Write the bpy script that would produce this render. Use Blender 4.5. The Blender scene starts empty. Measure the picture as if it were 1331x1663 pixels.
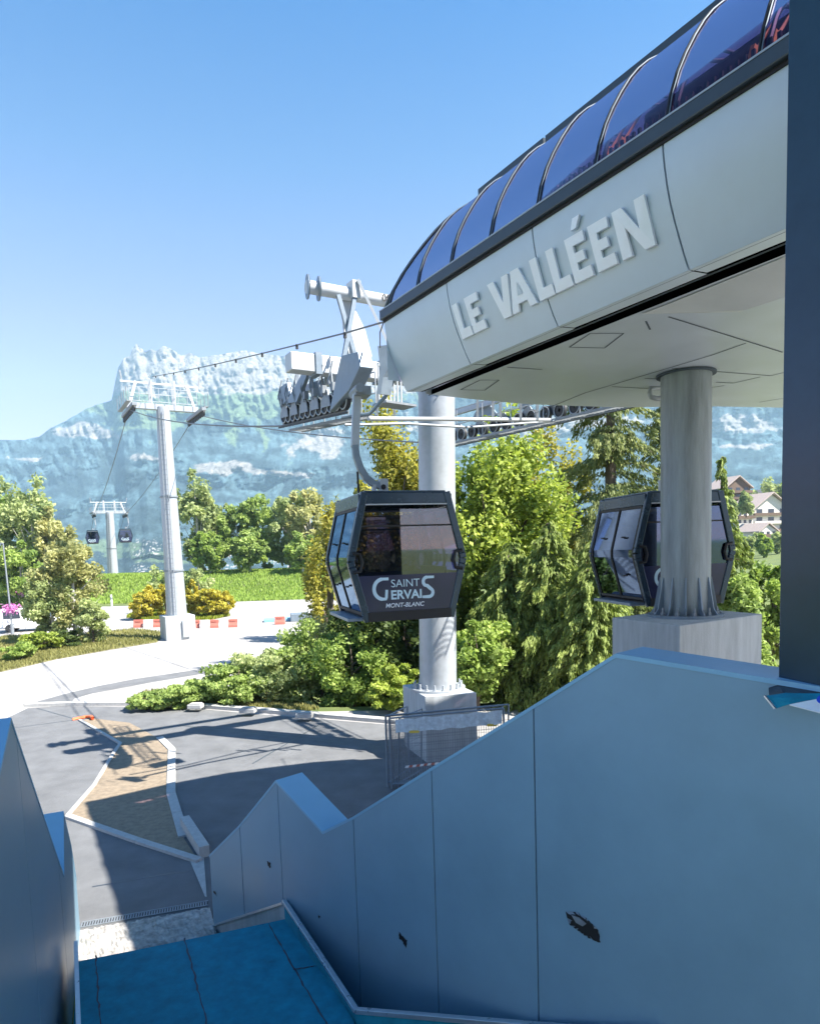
import bpy, math, random
import numpy as np
from mathutils import Matrix, Vector
R = math.radians
sc = bpy.context.scene
COL = sc.collection

# ------------------------------------------------------------------ camera
F, PX, PY, H, IW, IH = 1100.0, 665.5, 990.0, 6.0, 1331.0, 1663.0   # pixels of the photo; eye 6 m above the lot
_up = np.array([-409.5, 12310.0, 1100.0]); _up /= np.linalg.norm(_up)
_f = np.array([0, 0, -1.0]); _f = _f - _f.dot(_up) * _up; _f /= np.linalg.norm(_f)
_x = np.cross(_f, _up)
CM = np.array([_x, _f, _up])
cam_d = bpy.data.cameras.new('Camera'); cam = bpy.data.objects.new('Camera', cam_d); COL.objects.link(cam)
m = Matrix.Identity(4)
for i in range(3):
    for j in range(3): m[i][j] = CM[i][j]
m[2][3] = H
cam.matrix_world = m
cam_d.sensor_fit = 'VERTICAL'; cam_d.sensor_height = 36.0
cam_d.lens = F / IH * 36.0
cam_d.shift_y = (PY - IH / 2) / IH
cam_d.clip_start = 0.1; cam_d.clip_end = 20000
sc.camera = cam

# ------------------------------------------------------------------ sky, sun, exposure
SUN_AZ = np.array([0.925, -0.380]); SUN_EL = 51.0
world = bpy.data.worlds.new("World"); sc.world = world; world.use_nodes = True
nt = world.node_tree; nt.nodes.clear()
sky = nt.nodes.new('ShaderNodeTexSky'); sky.sky_type = 'NISHITA'; sky.sun_disc = False
sky.sun_elevation = R(SUN_EL); sky.sun_rotation = math.atan2(SUN_AZ[0], SUN_AZ[1])
sky.altitude = 800; sky.air_density = 1.0; sky.dust_density = 0.3; sky.ozone_density = 5.0
bg = nt.nodes.new('ShaderNodeBackground'); bg.inputs[1].default_value = 0.135
wo = nt.nodes.new('ShaderNodeOutputWorld')
# clear mountain air: deeper blue overhead, whiter towards the horizon
tcw = nt.nodes.new('ShaderNodeTexCoord'); sep = nt.nodes.new('ShaderNodeSeparateXYZ'); rmp = nt.nodes.new('ShaderNodeValToRGB'); mul = nt.nodes.new('ShaderNodeMix')
mul.data_type = 'RGBA'; mul.blend_type = 'MULTIPLY'; mul.inputs[0].default_value = 1.0; mul.clamp_result = False
SKYRAMP = [(0.0, (.74, .43, .47)), (.2, (.70, .42, .47)), (.30, (.64, .42, .47)), (.40, (.47, .44, .48)), (.47, (.30, .43, .50)), (.62, (.03, .35, .54)), (1.0, (.025, .33, .54))]
while len(rmp.color_ramp.elements) < len(SKYRAMP): rmp.color_ramp.elements.new(0.5)
for e, (p_, c_) in zip(rmp.color_ramp.elements, SKYRAMP): e.position = p_; e.color = (*c_, 1)
nt.links.new(tcw.outputs['Generated'], sep.inputs[0]); nt.links.new(sep.outputs['Z'], rmp.inputs[0])
nt.links.new(sky.outputs[0], mul.inputs[6]); nt.links.new(rmp.outputs[0], mul.inputs[7])
nt.links.new(mul.outputs[2], bg.inputs[0]); nt.links.new(bg.outputs[0], wo.inputs[0])
sun_d = bpy.data.lights.new('sun', 'SUN'); sun_d.energy = 5.0; sun_d.angle = R(0.5); sun_d.color = (1.0, 0.95, 0.86)
sun = bpy.data.objects.new('sun', sun_d); COL.objects.link(sun)
sd = Vector((SUN_AZ[0] * math.cos(R(SUN_EL)), SUN_AZ[1] * math.cos(R(SUN_EL)), math.sin(R(SUN_EL))))
sun.rotation_euler = (-sd).to_track_quat('-Z', 'Y').to_euler(); sun.location = (30, -20, 60)
sc.view_settings.view_transform = 'Standard'; sc.view_settings.look = 'None'
sc.view_settings.exposure = 1.75; sc.view_settings.gamma = 1.0; sc.view_settings.use_curve_mapping = False
try:
    sc.cycles.max_bounces = 8; sc.cycles.transparent_max_bounces = 12; sc.cycles.volume_bounces = 1
    sc.cycles.use_denoising = True
except Exception: pass

# ------------------------------------------------------------------ measuring helpers (photo pixel -> point in the place)
def ray(px, py): return CM @ np.array([px - PX, -(py - PY), -F]) / F
EYE = np.array([0, 0, H])
def at_z(px, py, z):
    r = ray(px, py); return EYE + r * ((z - H) / r[2])
def at_y(px, py, y):
    r = ray(px, py); return EYE + r * (y / r[1])
def at_plane(px, py, p, n):
    r = ray(px, py); return EYE + r * (np.dot(np.array(p) - EYE, n) / np.dot(r, n))
def V(*a): return np.array(a, float)

# ------------------------------------------------------------------ materials
def new_mat(name):
    mt = bpy.data.materials.new(name); mt.use_nodes = True
    return mt, mt.node_tree, mt.node_tree.nodes['Principled BSDF']
def pbr(name, col, rough=0.5, metal=0.0, var=0.0, scale=8.0, bump=0.0, bscale=60.0, spec=0.5, streak=False):
    mt, t, b = new_mat(name)
    b.inputs['Base Color'].default_value = (*col, 1); b.inputs['Roughness'].default_value = rough
    b.inputs['Metallic'].default_value = metal; b.inputs['Specular IOR Level'].default_value = spec
    tc = t.nodes.new('ShaderNodeTexCoord')
    if var:
        n = t.nodes.new('ShaderNodeTexNoise'); n.inputs['Scale'].default_value = scale; n.inputs['Detail'].default_value = 8
        n.inputs['Roughness'].default_value = 0.65
        src = tc.outputs['Object']
        if streak:
            mp = t.nodes.new('ShaderNodeMapping'); mp.inputs['Scale'].default_value = (1, 1, 0.12)
            t.links.new(src, mp.inputs[0]); src = mp.outputs[0]
        t.links.new(src, n.inputs['Vector'])
        r = t.nodes.new('ShaderNodeValToRGB')
        r.color_ramp.elements[0].position = 0.28; r.color_ramp.elements[1].position = 0.74
        lo = tuple(max(0, c * (1 - var)) for c in col); hi = tuple(min(1, c * (1 + var)) for c in col)
        r.color_ramp.elements[0].color = (*lo, 1); r.color_ramp.elements[1].color = (*hi, 1)
        t.links.new(n.outputs['Fac'], r.inputs[0]); t.links.new(r.outputs[0], b.inputs['Base Color'])
        rr = t.nodes.new('ShaderNodeMapRange'); rr.inputs['To Min'].default_value = max(0.02, rough - 0.12); rr.inputs['To Max'].default_value = min(1, rough + 0.12)
        t.links.new(n.outputs['Fac'], rr.inputs['Value']); t.links.new(rr.outputs[0], b.inputs['Roughness'])
    if bump:
        n2 = t.nodes.new('ShaderNodeTexNoise'); n2.inputs['Scale'].default_value = bscale; n2.inputs['Detail'].default_value = 5
        t.links.new(tc.outputs['Object'], n2.inputs['Vector'])
        bp = t.nodes.new('ShaderNodeBump'); bp.inputs['Strength'].default_value = bump; bp.inputs['Distance'].default_value = 0.02
        t.links.new(n2.outputs['Fac'], bp.inputs['Height']); t.links.new(bp.outputs[0], b.inputs['Normal'])
    return mt
def glass(name, tint, gloss=0.06, base=0.08, ior=1.5, gcol=(0.9, 0.95, 1)):
    mt = bpy.data.materials.new(name); mt.use_nodes = True; t = mt.node_tree; t.nodes.clear()
    o = t.nodes.new('ShaderNodeOutputMaterial'); tr = t.nodes.new('ShaderNodeBsdfTransparent'); tr.inputs[0].default_value = (*tint, 1)
    g = t.nodes.new('ShaderNodeBsdfGlossy'); g.inputs['Roughness'].default_value = gloss; g.inputs[0].default_value = (*gcol, 1)
    fr = t.nodes.new('ShaderNodeFresnel'); fr.inputs[0].default_value = ior
    ad = t.nodes.new('ShaderNodeMath'); ad.operation = 'ADD'; ad.inputs[1].default_value = base; ad.use_clamp = True
    mx = t.nodes.new('ShaderNodeMixShader')
    t.links.new(fr.outputs[0], ad.inputs[0]); t.links.new(ad.outputs[0], mx.inputs[0])
    t.links.new(tr.outputs[0], mx.inputs[1]); t.links.new(g.outputs[0], mx.inputs[2]); t.links.new(mx.outputs[0], o.inputs[0])
    return mt
def leafmat(name, dark, light, trans=0.35):
    mt = bpy.data.materials.new(name); mt.use_nodes = True; t = mt.node_tree; t.nodes.clear()
    o = t.nodes.new('ShaderNodeOutputMaterial'); a = t.nodes.new('ShaderNodeAttribute'); a.attribute_name = 'tint'
    r = t.nodes.new('ShaderNodeValToRGB'); r.color_ramp.elements[0].color = (*dark, 1); r.color_ramp.elements[1].color = (*light, 1)
    d = t.nodes.new('ShaderNodeBsdfPrincipled'); d.inputs['Roughness'].default_value = 0.6; d.inputs['Specular IOR Level'].default_value = 0.25
    tl = t.nodes.new('ShaderNodeBsdfTranslucent'); mx = t.nodes.new('ShaderNodeMixShader'); mx.inputs[0].default_value = trans
    t.links.new(a.outputs['Fac'], r.inputs[0]); t.links.new(r.outputs[0], d.inputs['Base Color'])
    hs = t.nodes.new('ShaderNodeHueSaturation'); hs.inputs['Value'].default_value = 1.3; hs.inputs['Saturation'].default_value = 1.1
    t.links.new(r.outputs[0], hs.inputs['Color']); t.links.new(hs.outputs[0], tl.inputs[0])
    t.links.new(d.outputs[0], mx.inputs[1]); t.links.new(tl.outputs[0], mx.inputs[2]); t.links.new(mx.outputs[0], o.inputs[0])
    return mt

M = {}
M['galv'] = pbr('galvanised_steel', (0.40, 0.43, 0.46), 0.42, 0.25, 0.10, 5, 0.0)
M['galvdk'] = pbr('galvanised_steel_dull', (0.25, 0.275, 0.30), 0.5, 0.3, 0.2, 9)
M['bluegalv'] = pbr('painted_grey_steel', (0.21, 0.26, 0.31), 0.45, 0.3, 0.12, 6)
M['column'] = pbr('galvanised_column', (0.25, 0.285, 0.30), 0.5, 0.2, 0.36, 5, 0.2, 40, streak=True)
M['whitepaint'] = pbr('white_painted_steel', (0.50, 0.52, 0.54), 0.4, 0.0, 0.05, 3)
M['concrete'] = pbr('concrete', (0.42, 0.445, 0.455), 0.85, 0, 0.24, 5, 0.3, 35, streak=True)
M['kerb'] = pbr('kerb_concrete', (0.40, 0.395, 0.38), 0.85, 0, 0.15, 9, 0.3, 40)
M['fascia'] = pbr('silver_cladding', (0.53, 0.61, 0.67), 0.40, 0.10, 0.05, 1.1)
M['letter'] = pbr('brushed_steel_letters', (0.84, 0.88, 0.92), 0.35, 0.08, 0.04, 4)
M['trim'] = pbr('dark_trim', (0.055, 0.07, 0.085), 0.35, 0.3, 0.08, 4)
M['black'] = pbr('black_rubber', (0.012, 0.012, 0.013), 0.6)
M['gap_shade'] = pbr('black_gap_shade', (0.002, 0.002, 0.002), 1.0, spec=0.0)  # pure black colour stands in for shade inside the recess
M['soffit'] = pbr('soffit_sheet', (0.52, 0.57, 0.62), 0.38, 0.25, 0.08, 0.9)
M['soffitlight'] = pbr('soffit_light_sheet', (0.56, 0.58, 0.57), 0.4, 0.15, 0.06, 2)
M['ribdark'] = pbr('dark_seal', (0.03, 0.035, 0.045), 0.75, spec=0.2)
M['roofglass'] = glass('roof_polycarbonate', (0.42, 0.31, 0.44), 0.18, 0.0, 1.13, (0.60, 0.53, 0.66))
M['orange'] = pbr('orange_steel', (0.90, 0.45, 0.16), 0.5, 0, 0.15, 4)
M['deck'] = pbr('inner_deck', (0.09, 0.075, 0.12), 0.6, 0.1, 0.3, 3)
M['panel'] = pbr('grey_wall_panel', (0.195, 0.325, 0.42), 0.40, 0.0, 0.07, 1.3, 0.03, 3.0)
M['coping'] = pbr('coping_sheet', (0.22, 0.43, 0.58), 0.45, 0.0, 0.06, 2)
M['seam'] = pbr('joint_shadow_gap', (0.05, 0.07, 0.09), 0.7)
M['membrane'] = pbr('roofing_membrane', (0.016, 0.25, 0.345), 0.75, 0, 0.28, 5.0, 0.4, 140, spec=0.2)
M['edging'] = pbr('aluminium_edging', (0.55, 0.6, 0.64), 0.3, 0.7, 0.1, 6)
M['clad'] = pbr('dark_blue_cladding', (0.018, 0.044, 0.074), 0.14, 0.1, 0.25, 1.1, 0.05, 200)
M['cabin'] = pbr('cabin_dark_paint', (0.035, 0.06, 0.085), 0.25, 0.3, 0.05, 4)
M['navy'] = pbr('cabin_navy_panel', (0.026, 0.03, 0.075), 0.18, 0.0, 0.08, 3)
M['glass'] = glass('cabin_glass', (0.32, 0.275, 0.35), 0.02, 0.09)
M['sideglass'] = glass('cabin_door_glass', (0.05, 0.06, 0.08), 0.04, 0.16, 1.5, (.45, .65, .95))
M['mirror'] = glass('cabin_reflective_glass', (0.08, 0.06, 0.09), 0.03, 0.16, 1.5, (.45, .60, .90))
M['decal'] = pbr('pale_blue_lettering', (0.55, 0.72, 0.80), 0.5)
M['decalw'] = pbr('white_lettering', (0.75, 0.8, 0.85), 0.5)
M['red'] = pbr('red_plastic', (0.50, 0.16, 0.12), 0.45, 0, 0.1, 4)
M['white'] = pbr('white_plastic', (0.78, 0.78, 0.76), 0.5, 0, 0.05, 4)
M['yellow'] = pbr('yellow_plastic', (0.75, 0.55, 0.10), 0.5)
M['bluesign'] = pbr('blue_print', (0.02, 0.08, 0.6), 0.5)
M['tarp'] = pbr('clear_tarp', (0.66, 0.74, 0.80), 0.25, 0, 0.25, 9, 0.4, 12)
M['asphalt'] = pbr('new_asphalt', (0.150, 0.153, 0.158), 0.88, 0, 0.24, 1.2, 0.7, 170)
M['road'] = pbr('dusty_old_asphalt', (0.34, 0.325, 0.31), 0.9, 0, 0.26, 0.35, 0.3, 60)
M['gravel'] = pbr('sandy_gravel', (0.26, 0.205, 0.145), 0.95, 0, 0.28, 7, 0.9, 90)
M['rubble'] = pbr('white_gravel', (0.42, 0.395, 0.37), 0.95, 0, 0.55, 7, 1.0, 60)
M['bark'] = pbr('bark', (0.11, 0.085, 0.065), 0.9, 0, 0.3, 12, 0.5, 30)
M['birch'] = pbr('pale_bark', (0.45, 0.43, 0.40), 0.8, 0, 0.35, 9)
M['rubber'] = pbr('sheave_rubber', (0.03, 0.032, 0.035), 0.6)
M['rope'] = pbr('steel_rope', (0.16, 0.17, 0.19), 0.5, 0.5)
M['chaletroof'] = pbr('chalet_roof', (0.42, 0.34, 0.30), 0.8, 0, 0.2, 2)
M['chaletwall'] = pbr('chalet_wall', (0.66, 0.62, 0.56), 0.85, 0, 0.1, 1)
M['timber'] = pbr('dark_timber', (0.13, 0.085, 0.06), 0.8, 0, 0.2, 3)
M['window'] = pbr('window_glass', (0.04, 0.05, 0.07), 0.1, 0.1)
M['flower'] = leafmat('flower_petals', (0.40, 0.06, 0.30), (0.85, 0.40, 0.70), 0.2)
M['hose'] = pbr('orange_hose', (0.75, 0.16, 0.05), 0.5)

# ------------------------------------------------------------------ mesh and object helpers
WM = {}
def tag(o, label=None, cat=None, group=None, kind=None):
    if label: o['label'] = label
    if cat: o['category'] = cat
    if group: o['group'] = group
    if kind: o['kind'] = kind
    return o
def thing(name, label, cat, loc=(0, 0, 0), rz=0.0, group=None):
    o = bpy.data.objects.new(name, None); COL.objects.link(o); o.empty_display_size = 0.3
    o.location = tuple(float(c) for c in loc); o.rotation_euler = (0, 0, rz)
    WM[o.name] = Matrix.Translation(o.location) @ Matrix.Rotation(rz, 4, 'Z')
    return tag(o, label, cat, group)
class MB:
    def __init__(s): s.v = []; s.f = []
    def quad(s, *p):
        n = len(s.v); s.v += [tuple(map(float, q)) for q in p]; s.f.append(tuple(range(n, n + len(p)))); return s
    def frame(s, o, ax, ay, az):   # box spanned from corner o by three edge vectors
        o, ax, ay, az = map(np.array, (o, ax, ay, az)); n = len(s.v)
        if np.dot(np.cross(ax, ay), az) < 0: ax, ay = ay, ax
        for k in (0, 1):
            for a, b in ((0, 0), (1, 0), (1, 1), (0, 1)): s.v.append(tuple(o + a * ax + b * ay + k * az))
        s.f += [(n+3, n+2, n+1, n), (n+4, n+5, n+6, n+7), (n, n+1, n+5, n+4), (n+1, n+2, n+6, n+5), (n+2, n+3, n+7, n+6), (n+3, n, n+4, n+7)]
        return s
    def box(s, c, size, ax=(1, 0, 0), ay=(0, 1, 0), az=(0, 0, 1)):
        ax, ay, az = V(*ax) * size[0], V(*ay) * size[1], V(*az) * size[2]
        return s.frame(V(*c) - ax / 2 - ay / 2 - az / 2, ax, ay, az)
    def bar(s, a, b, w, h, upv=(0, 0, 1)):
        a, b = V(*a), V(*b); d = b - a; L = np.linalg.norm(d); d = d / L
        x = np.cross(d, V(*upv)); nx = np.linalg.norm(x)
        x = np.cross(d, V(1, 0, 0)) if nx < 1e-4 else x; x /= np.linalg.norm(x); y = np.cross(x, d)
        return s.frame(a - x * w / 2 - y * h / 2, x * w, y * h, d * L)
    def tube(s, pts, r, n=10, cap=True):
        pts = [V(*p) for p in pts]; rs = r if hasattr(r, '__len__') else [r] * len(pts); base = len(s.v); prev = None
        for i, p in enumerate(pts):
            d = pts[min(i + 1, len(pts) - 1)] - pts[max(i - 1, 0)]; d = d / (np.linalg.norm(d) + 1e-9)
            if prev is None:
                x = np.cross(d, V(0, 0, 1)); x = V(1, 0, 0) if np.linalg.norm(x) < 1e-3 else x
            else: x = prev - d * prev.dot(d)
            x = x / np.linalg.norm(x); prev = x; y = np.cross(d, x)
            for k in range(n):
                a = 2 * math.pi * k / n; s.v.append(tuple(p + rs[i] * (math.cos(a) * x + math.sin(a) * y)))
        for i in range(len(pts) - 1):
            for k in range(n):
                a = base + i * n + k; b = base + i * n + (k + 1) % n; s.f.append((a, b, b + n, a + n))
        if cap:
            s.f.append(tuple(base + k for k in range(n))[::-1]); e = base + (len(pts) - 1) * n; s.f.append(tuple(e + k for k in range(n)))
        return s
    def prism(s, poly, off):       # polygon (3-D points) swept by the vector off
        poly = [V(*p) for p in poly]; off = V(*off); n = len(poly); b = len(s.v)
        nr = sum((np.cross(poly[i], poly[(i + 1) % n]) for i in range(n)), V(0, 0, 0))
        if np.dot(nr, off) > 0: poly = poly[::-1]
        s.v += [tuple(p) for p in poly] + [tuple(p + off) for p in poly]
        s.f.append(tuple(range(b, b + n))); s.f.append(tuple(range(b + n, b + 2 * n))[::-1])
        for i in range(n):
            j = (i + 1) % n; s.f.append((b + j, b + i, b + n + i, b + n + j))
        return s
    def disc(s, c, ax, r, w, n=20, r_in=0.0):   # a wheel: solid of revolution about ax
        c, ax = V(*c), V(*ax) / np.linalg.norm(V(*ax)); x = np.cross(ax, V(0, 0, 1)); x /= np.linalg.norm(x); y = np.cross(ax, x)
        prof = [(r_in, -w * .35), (r * .72, -w * .35), (r * .78, -w / 2), (r, -w / 2), (r * .96, 0), (r, w / 2), (r * .78, w / 2), (r * .72, w * .35), (r_in, w * .35)]
        b = len(s.v)
        for (rr, h) in prof:
            for k in range(n):
                a = 2 * math.pi * k / n; s.v.append(tuple(c + ax * h + rr * (math.cos(a) * x + math.sin(a) * y)))
        for i in range(len(prof) - 1):
            for k in range(n):
                a = b + i * n + k; q = b + i * n + (k + 1) % n; s.f.append((a, q, q + n, a + n))
        return s
    def build(s, name, mat, parent=None, smooth=False, kind=None, bevel=0.0, sharp=40):
        me = bpy.data.meshes.new(name)
        vs = s.v
        if parent is not None:
            inv = WM[parent.name].inverted(); vs = [tuple(inv @ Vector(p)) for p in vs]
        me.from_pydata(vs, [], s.f); me.validate(); me.update()
        me.materials.append(mat)
        o = bpy.data.objects.new(name, me); COL.objects.link(o)
        if smooth:
            me.polygons.foreach_set('use_smooth', [True] * len(me.polygons)); me.set_sharp_from_angle(angle=R(sharp))
        if bevel:
            b = o.modifiers.new('bevel', 'BEVEL'); b.width = bevel; b.segments = 2; b.limit_method = 'ANGLE'; b.angle_limit = R(40)
        if parent is not None: o.parent = parent; WM[o.name] = WM[parent.name].copy()
        else: WM[o.name] = Matrix.Identity(4)
        if kind: o['kind'] = kind
        return o
def copy_tree(o, parent=None):
    c = o.copy(); COL.objects.link(c); WM[c.name] = WM[o.name].copy()
    if parent is not None: c.parent = parent
    for ch in list(o.children): copy_tree(ch, c)
    return c
def vnoise(x, y, seed=0):
    xi = np.floor(x).astype(np.int64); yi = np.floor(y).astype(np.int64); xf = x - xi; yf = y - yi
    def h(a, b):
        n = (a * 374761393 + b * 668265263 + seed * 1442695041) & 0x7fffffff
        n = ((n ^ (n >> 13)) * 1274126177) & 0x7fffffff; n = n ^ (n >> 16)
        return (n & 0xffff) / 65535.0
    u = xf * xf * (3 - 2 * xf); w = yf * yf * (3 - 2 * yf)
    return (h(xi, yi) * (1 - u) + h(xi + 1, yi) * u) * (1 - w) + (h(xi, yi + 1) * (1 - u) + h(xi + 1, yi + 1) * u) * w
def fbm(x, y, seed=0, o=5, ridged=False):
    r = 0.0; a = 0.5; t = 0.0
    for i in range(o):
        n = vnoise(x * 2 ** i + 17.3 * i, y * 2 ** i - 9.1 * i, seed + i)
        if ridged: n = 1 - abs(2 * n - 1)
        r = r + a * n; t += a; a *= 0.5
    return r / t
def smooth01(a, b, x):
    t = np.clip((x - a) / (b - a), 0, 1); return t * t * (3 - 2 * t)
def text_mesh(body, size, extrude, bold=0.0, shear=0.0):
    cu = bpy.data.curves.new('txt', 'FONT'); cu.body = body; cu.size = size; cu.extrude = extrude; cu.offset = bold; cu.shear = shear
    cu.align_x = 'CENTER'; cu.resolution_u = 4
    o = bpy.data.objects.new('txt', cu); COL.objects.link(o)
    bpy.context.view_layer.update()
    me = bpy.data.meshes.new_from_object(o.evaluated_get(bpy.context.evaluated_depsgraph_get()))
    vs = [tuple(v.co) for v in me.vertices]; fs = [tuple(p.vertices) for p in me.polygons]
    bpy.data.objects.remove(o); bpy.data.curves.remove(cu); bpy.data.meshes.remove(me)
    return vs, fs

# ================================================================== THE GROUND
def gz(x, y):     # height of the terrain
    x = np.asarray(x, float); y = np.asarray(y, float)
    z = np.zeros_like(x + y)
    bank = 3.3 * smooth01(88, 106, y) - 3.3 * smooth01(112, 135, y)
    far = -45 * smooth01(118, 330, y) - 30 * smooth01(330, 900, y)
    left = 1 - smooth01(-12, 14, x - 0.06 * (y - 60))
    z = z + bank * np.clip(left + 0.2, 0, 1) + far * (0.25 + 0.75 * left)
    gully = -6.5 * smooth01(25.5, 33, y) * smooth01(-7.5, 1.0, x + 0.16 * (y - 26)) * (1 - smooth01(55, 90, y))
    z = z + gully
    hill = 24 * np.exp(-(((x - 190) / 95) ** 2 + ((y - 300) / 150) ** 2))
    z = z + hill * smooth01(90, 150, y)
    z = z + 0.5 * (fbm(x / 25, y / 25, 5, 3) - 0.5) * smooth01(100, 130, y)
    return z
def ground_mesh():
    xs = np.concatenate([-np.geomspace(4000, 62, 30), np.arange(-60, 60.1, 1.5), np.geomspace(62, 4000, 30)])
    ys = np.concatenate([np.linspace(-4000, -30, 12), np.arange(-28, 140, 1.5), np.geomspace(141, 4200, 45)])
    X, Y = np.meshgrid(xs, ys); Z = gz(X, Y); b = MB()
    b.v = list(zip(X.ravel().tolist(), Y.ravel().tolist(), Z.ravel().tolist())); nx = len(xs)
    b.f = [(j * nx + i, j * nx + i + 1, (j + 1) * nx + i + 1, (j + 1) * nx + i) for j in range(len(ys) - 1) for i in range(nx - 1)]
    mt, t, bs = new_mat('meadow_ground')
    tc = t.nodes.new('ShaderNodeTexCoord'); n = t.nodes.new('ShaderNodeTexNoise'); n.inputs['Scale'].default_value = 0.35; n.inputs['Detail'].default_value = 9
    r = t.nodes.new('ShaderNodeValToRGB'); e = r.color_ramp.elements
    e[0].position = 0.3; e[0].color = (0.055, 0.085, 0.02, 1); e[1].position = 0.7; e[1].color = (0.15, 0.18, 0.05, 1)
    t.links.new(tc.outputs['Object'], n.inputs['Vector']); t.links.new(n.outputs['Fac'], r.inputs[0]); t.links.new(r.outputs[0], bs.inputs['Base Color'])
    bs.inputs['Roughness'].default_value = 0.95
    return b.build('ground', mt, kind='structure', smooth=True)
ground_mesh()

def sheet(name, pts, mat, z=0.004, sub=None):
    b = MB(); b.quad(*[(p[0], p[1], z) for p in pts]); o = b.build(name, mat, kind='structure'); return o
def pz(l, z=0.0): return [at_z(x, y, z) for x, y in l]
# light dusty old road and yard left of the lift, out to the meadow
sheet('road', [(-70, 8), (-12, 8), (2, 10), (6, 24.6), (-4.5, 25.2), (-7.9, 27.5), (-8.6, 33), (-7, 40), (-5.5, 52), (-6, 70), (-9, 88), (-30, 86), (-45, 86), (-70, 82)], M['road'], 0.004)
sheet('asphalt_lot', [(-14.5, 9)] + [tuple(at_z(*p, 0)[:2]) for p in
      [(-120, 1235), (0, 1172), (46, 1150), (110, 1147), (215, 1148), (330, 1152), (420, 1160), (520, 1168), (640, 1178), (760, 1190)]] + [(4, 18), (2.4, 12), (-1, 9), (-5, 9.0)], M['asphalt'], 0.008)
sheet('yard', [(-1.2, 9.4), (-4.8, 9.6), (-2.4, 12.2), (3.9, 18.2), (6, 24.4), (40, 23), (40, -12), (1, -12)], M['road'], 0.006)
# dark asphalt lane joining the lot to the road
lane = [(52, 1148), (62, 1139), (105, 1127), (160, 1114), (217, 1103), (336, 1085), (450, 1062), (452, 1066), (340, 1092), (240, 1109), (150, 1126), (122, 1134), (110, 1147)]
b = MB()
for i in range(6):
    q = [lane[i], lane[i + 1], lane[-2 - i], lane[-1 - i]]
    b.quad(*[(*at_z(*p, 0.012)[:2], 0.012) for p in q])
b.build('asphalt_lane', M['asphalt'], kind='structure')
CR = lambda L: [(x * .3505, 1080 + y * .3505) for x, y in L]
isl = CR([(370, 258), (430, 247), (600, 267), (740, 342), (797, 395), (792, 600), (850, 800), (925, 912), (640, 822), (315, 707), (440, 560), (530, 410), (560, 368)])
sheet('gravel_island', pz(isl, 0.03), M['gravel'], 0.03)
def kerb_line(name, pix, w=0.12, h=0.07, mat=None, z=0.0):
    b = MB(); P = [at_z(*p, z) for p in pix]
    for a, c in zip(P[:-1], P[1:]):
        d = c - a; L = np.linalg.norm(d); n = max(1, int(L / 1.0))
        for k in range(n):
            q0 = a + d * k / n + d / L * 0.006; q1 = a + d * (k + 1) / n - d / L * 0.006
            b.bar(q0 + V(0, 0, h / 2), q1 + V(0, 0, h / 2), w, h)
    return b.build(name, mat or M['kerb'], kind='structure')
kerb_line('kerb', CR([(370, 258), (560, 368), (530, 410), (440, 560), (315, 705)]), 0.10, 0.06)
kerb_line('kerb', CR([(315, 707), (640, 822), (925, 914)]), 0.16, 0.07)
kerb_line('kerb', CR([(740, 340), (797, 395), (793, 600), (852, 802)]), 0.22, 0.06)
kerb_line('kerb', CR([(858, 748), (950, 893)]), 0.2, 0.24)
sheet('kerb_apron', pz(CR([(880, 905), (945, 890), (958, 1075), (950, 1072)]), 0.02), M['kerb'], 0.02)
kerb_line('kerb', [(-60, 1162), (40, 1148), (110, 1145.5), (215, 1145), (330, 1149), (420, 1156), (520, 1164), (640, 1174), (770, 1189)], 0.34, 0.14)
b = MB()      # paving joints and cold seams of the new asphalt
for a, c in (((24, 1182), (138, 1167)), ((290, 1178), (640, 1215)), ((520, 1176), (410, 1240)), ((150, 1440), (318, 1412)), ((60, 1150), (130, 1170))):
    A, C = at_z(*a, .011), at_z(*c, .011); d = C - A; n_ = V(-d[1], d[0], 0); n_ = n_ / np.linalg.norm(n_) * .022; b.quad(A - n_, C - n_, C + n_, A + n_)
b.build('paving_joint', M['trim'], kind='structure')
# drain channel in front of the stair
dr = thing('drain_channel', 'slotted drainage channel across the foot of the stair', 'drain', at_z(235, 1487, 0))
A0, A1 = at_z(131, 1507, 0), at_z(338, 1471, 0); dd = (A1 - A0) / np.linalg.norm(A1 - A0); dn = V(-dd[1], dd[0], 0); L = np.linalg.norm(A1 - A0)
b = MB(); b.frame(A0 - dn * .02 + V(0, 0, .0), dd * L, dn * .16, V(0, 0, .013)); b.build('channel_bed', M['black'], dr)
b = MB()
for k in range(48): b.frame(A0 + dd * (k * L / 48) + V(0, 0, .013), dd * L / 48 * .5, dn * .12, V(0, 0, .012))
b.frame(A0 + V(0, 0, .012) - dn * .028, dd * L, dn * .02, V(0, 0, .014)); b.frame(A0 + V(0, 0, .012) + dn * .13, dd * L, dn * .02, V(0, 0, .014)); b.build('grate', M['galvdk'], dr)
# strip of loose white gravel and the dark broken edge beneath it
G = pz([(128, 1514), (341, 1477), (362, 1560), (124, 1610)], 0.0)
rnd = random.Random(3); b = MB(); nu, nv = 60, 14
for j in range(nv + 1):
    for i in range(nu + 1):
        u_, v_ = i / nu, j / nv; p = (G[0] * (1 - u_) + G[1] * u_) * (1 - v_) + (G[3] * (1 - u_) + G[2] * u_) * v_
        b.v.append((p[0], p[1], 0.012 + 0.035 * rnd.random() + 0.03 * math.sin(v_ * 3.1)))
b.f = [(j * (nu + 1) + i, j * (nu + 1) + i + 1, (j + 1) * (nu + 1) + i + 1, (j + 1) * (nu + 1) + i) for j in range(nv) for i in range(nu)]
b.build('gravel_strip', M['rubble'], kind='structure')

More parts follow.
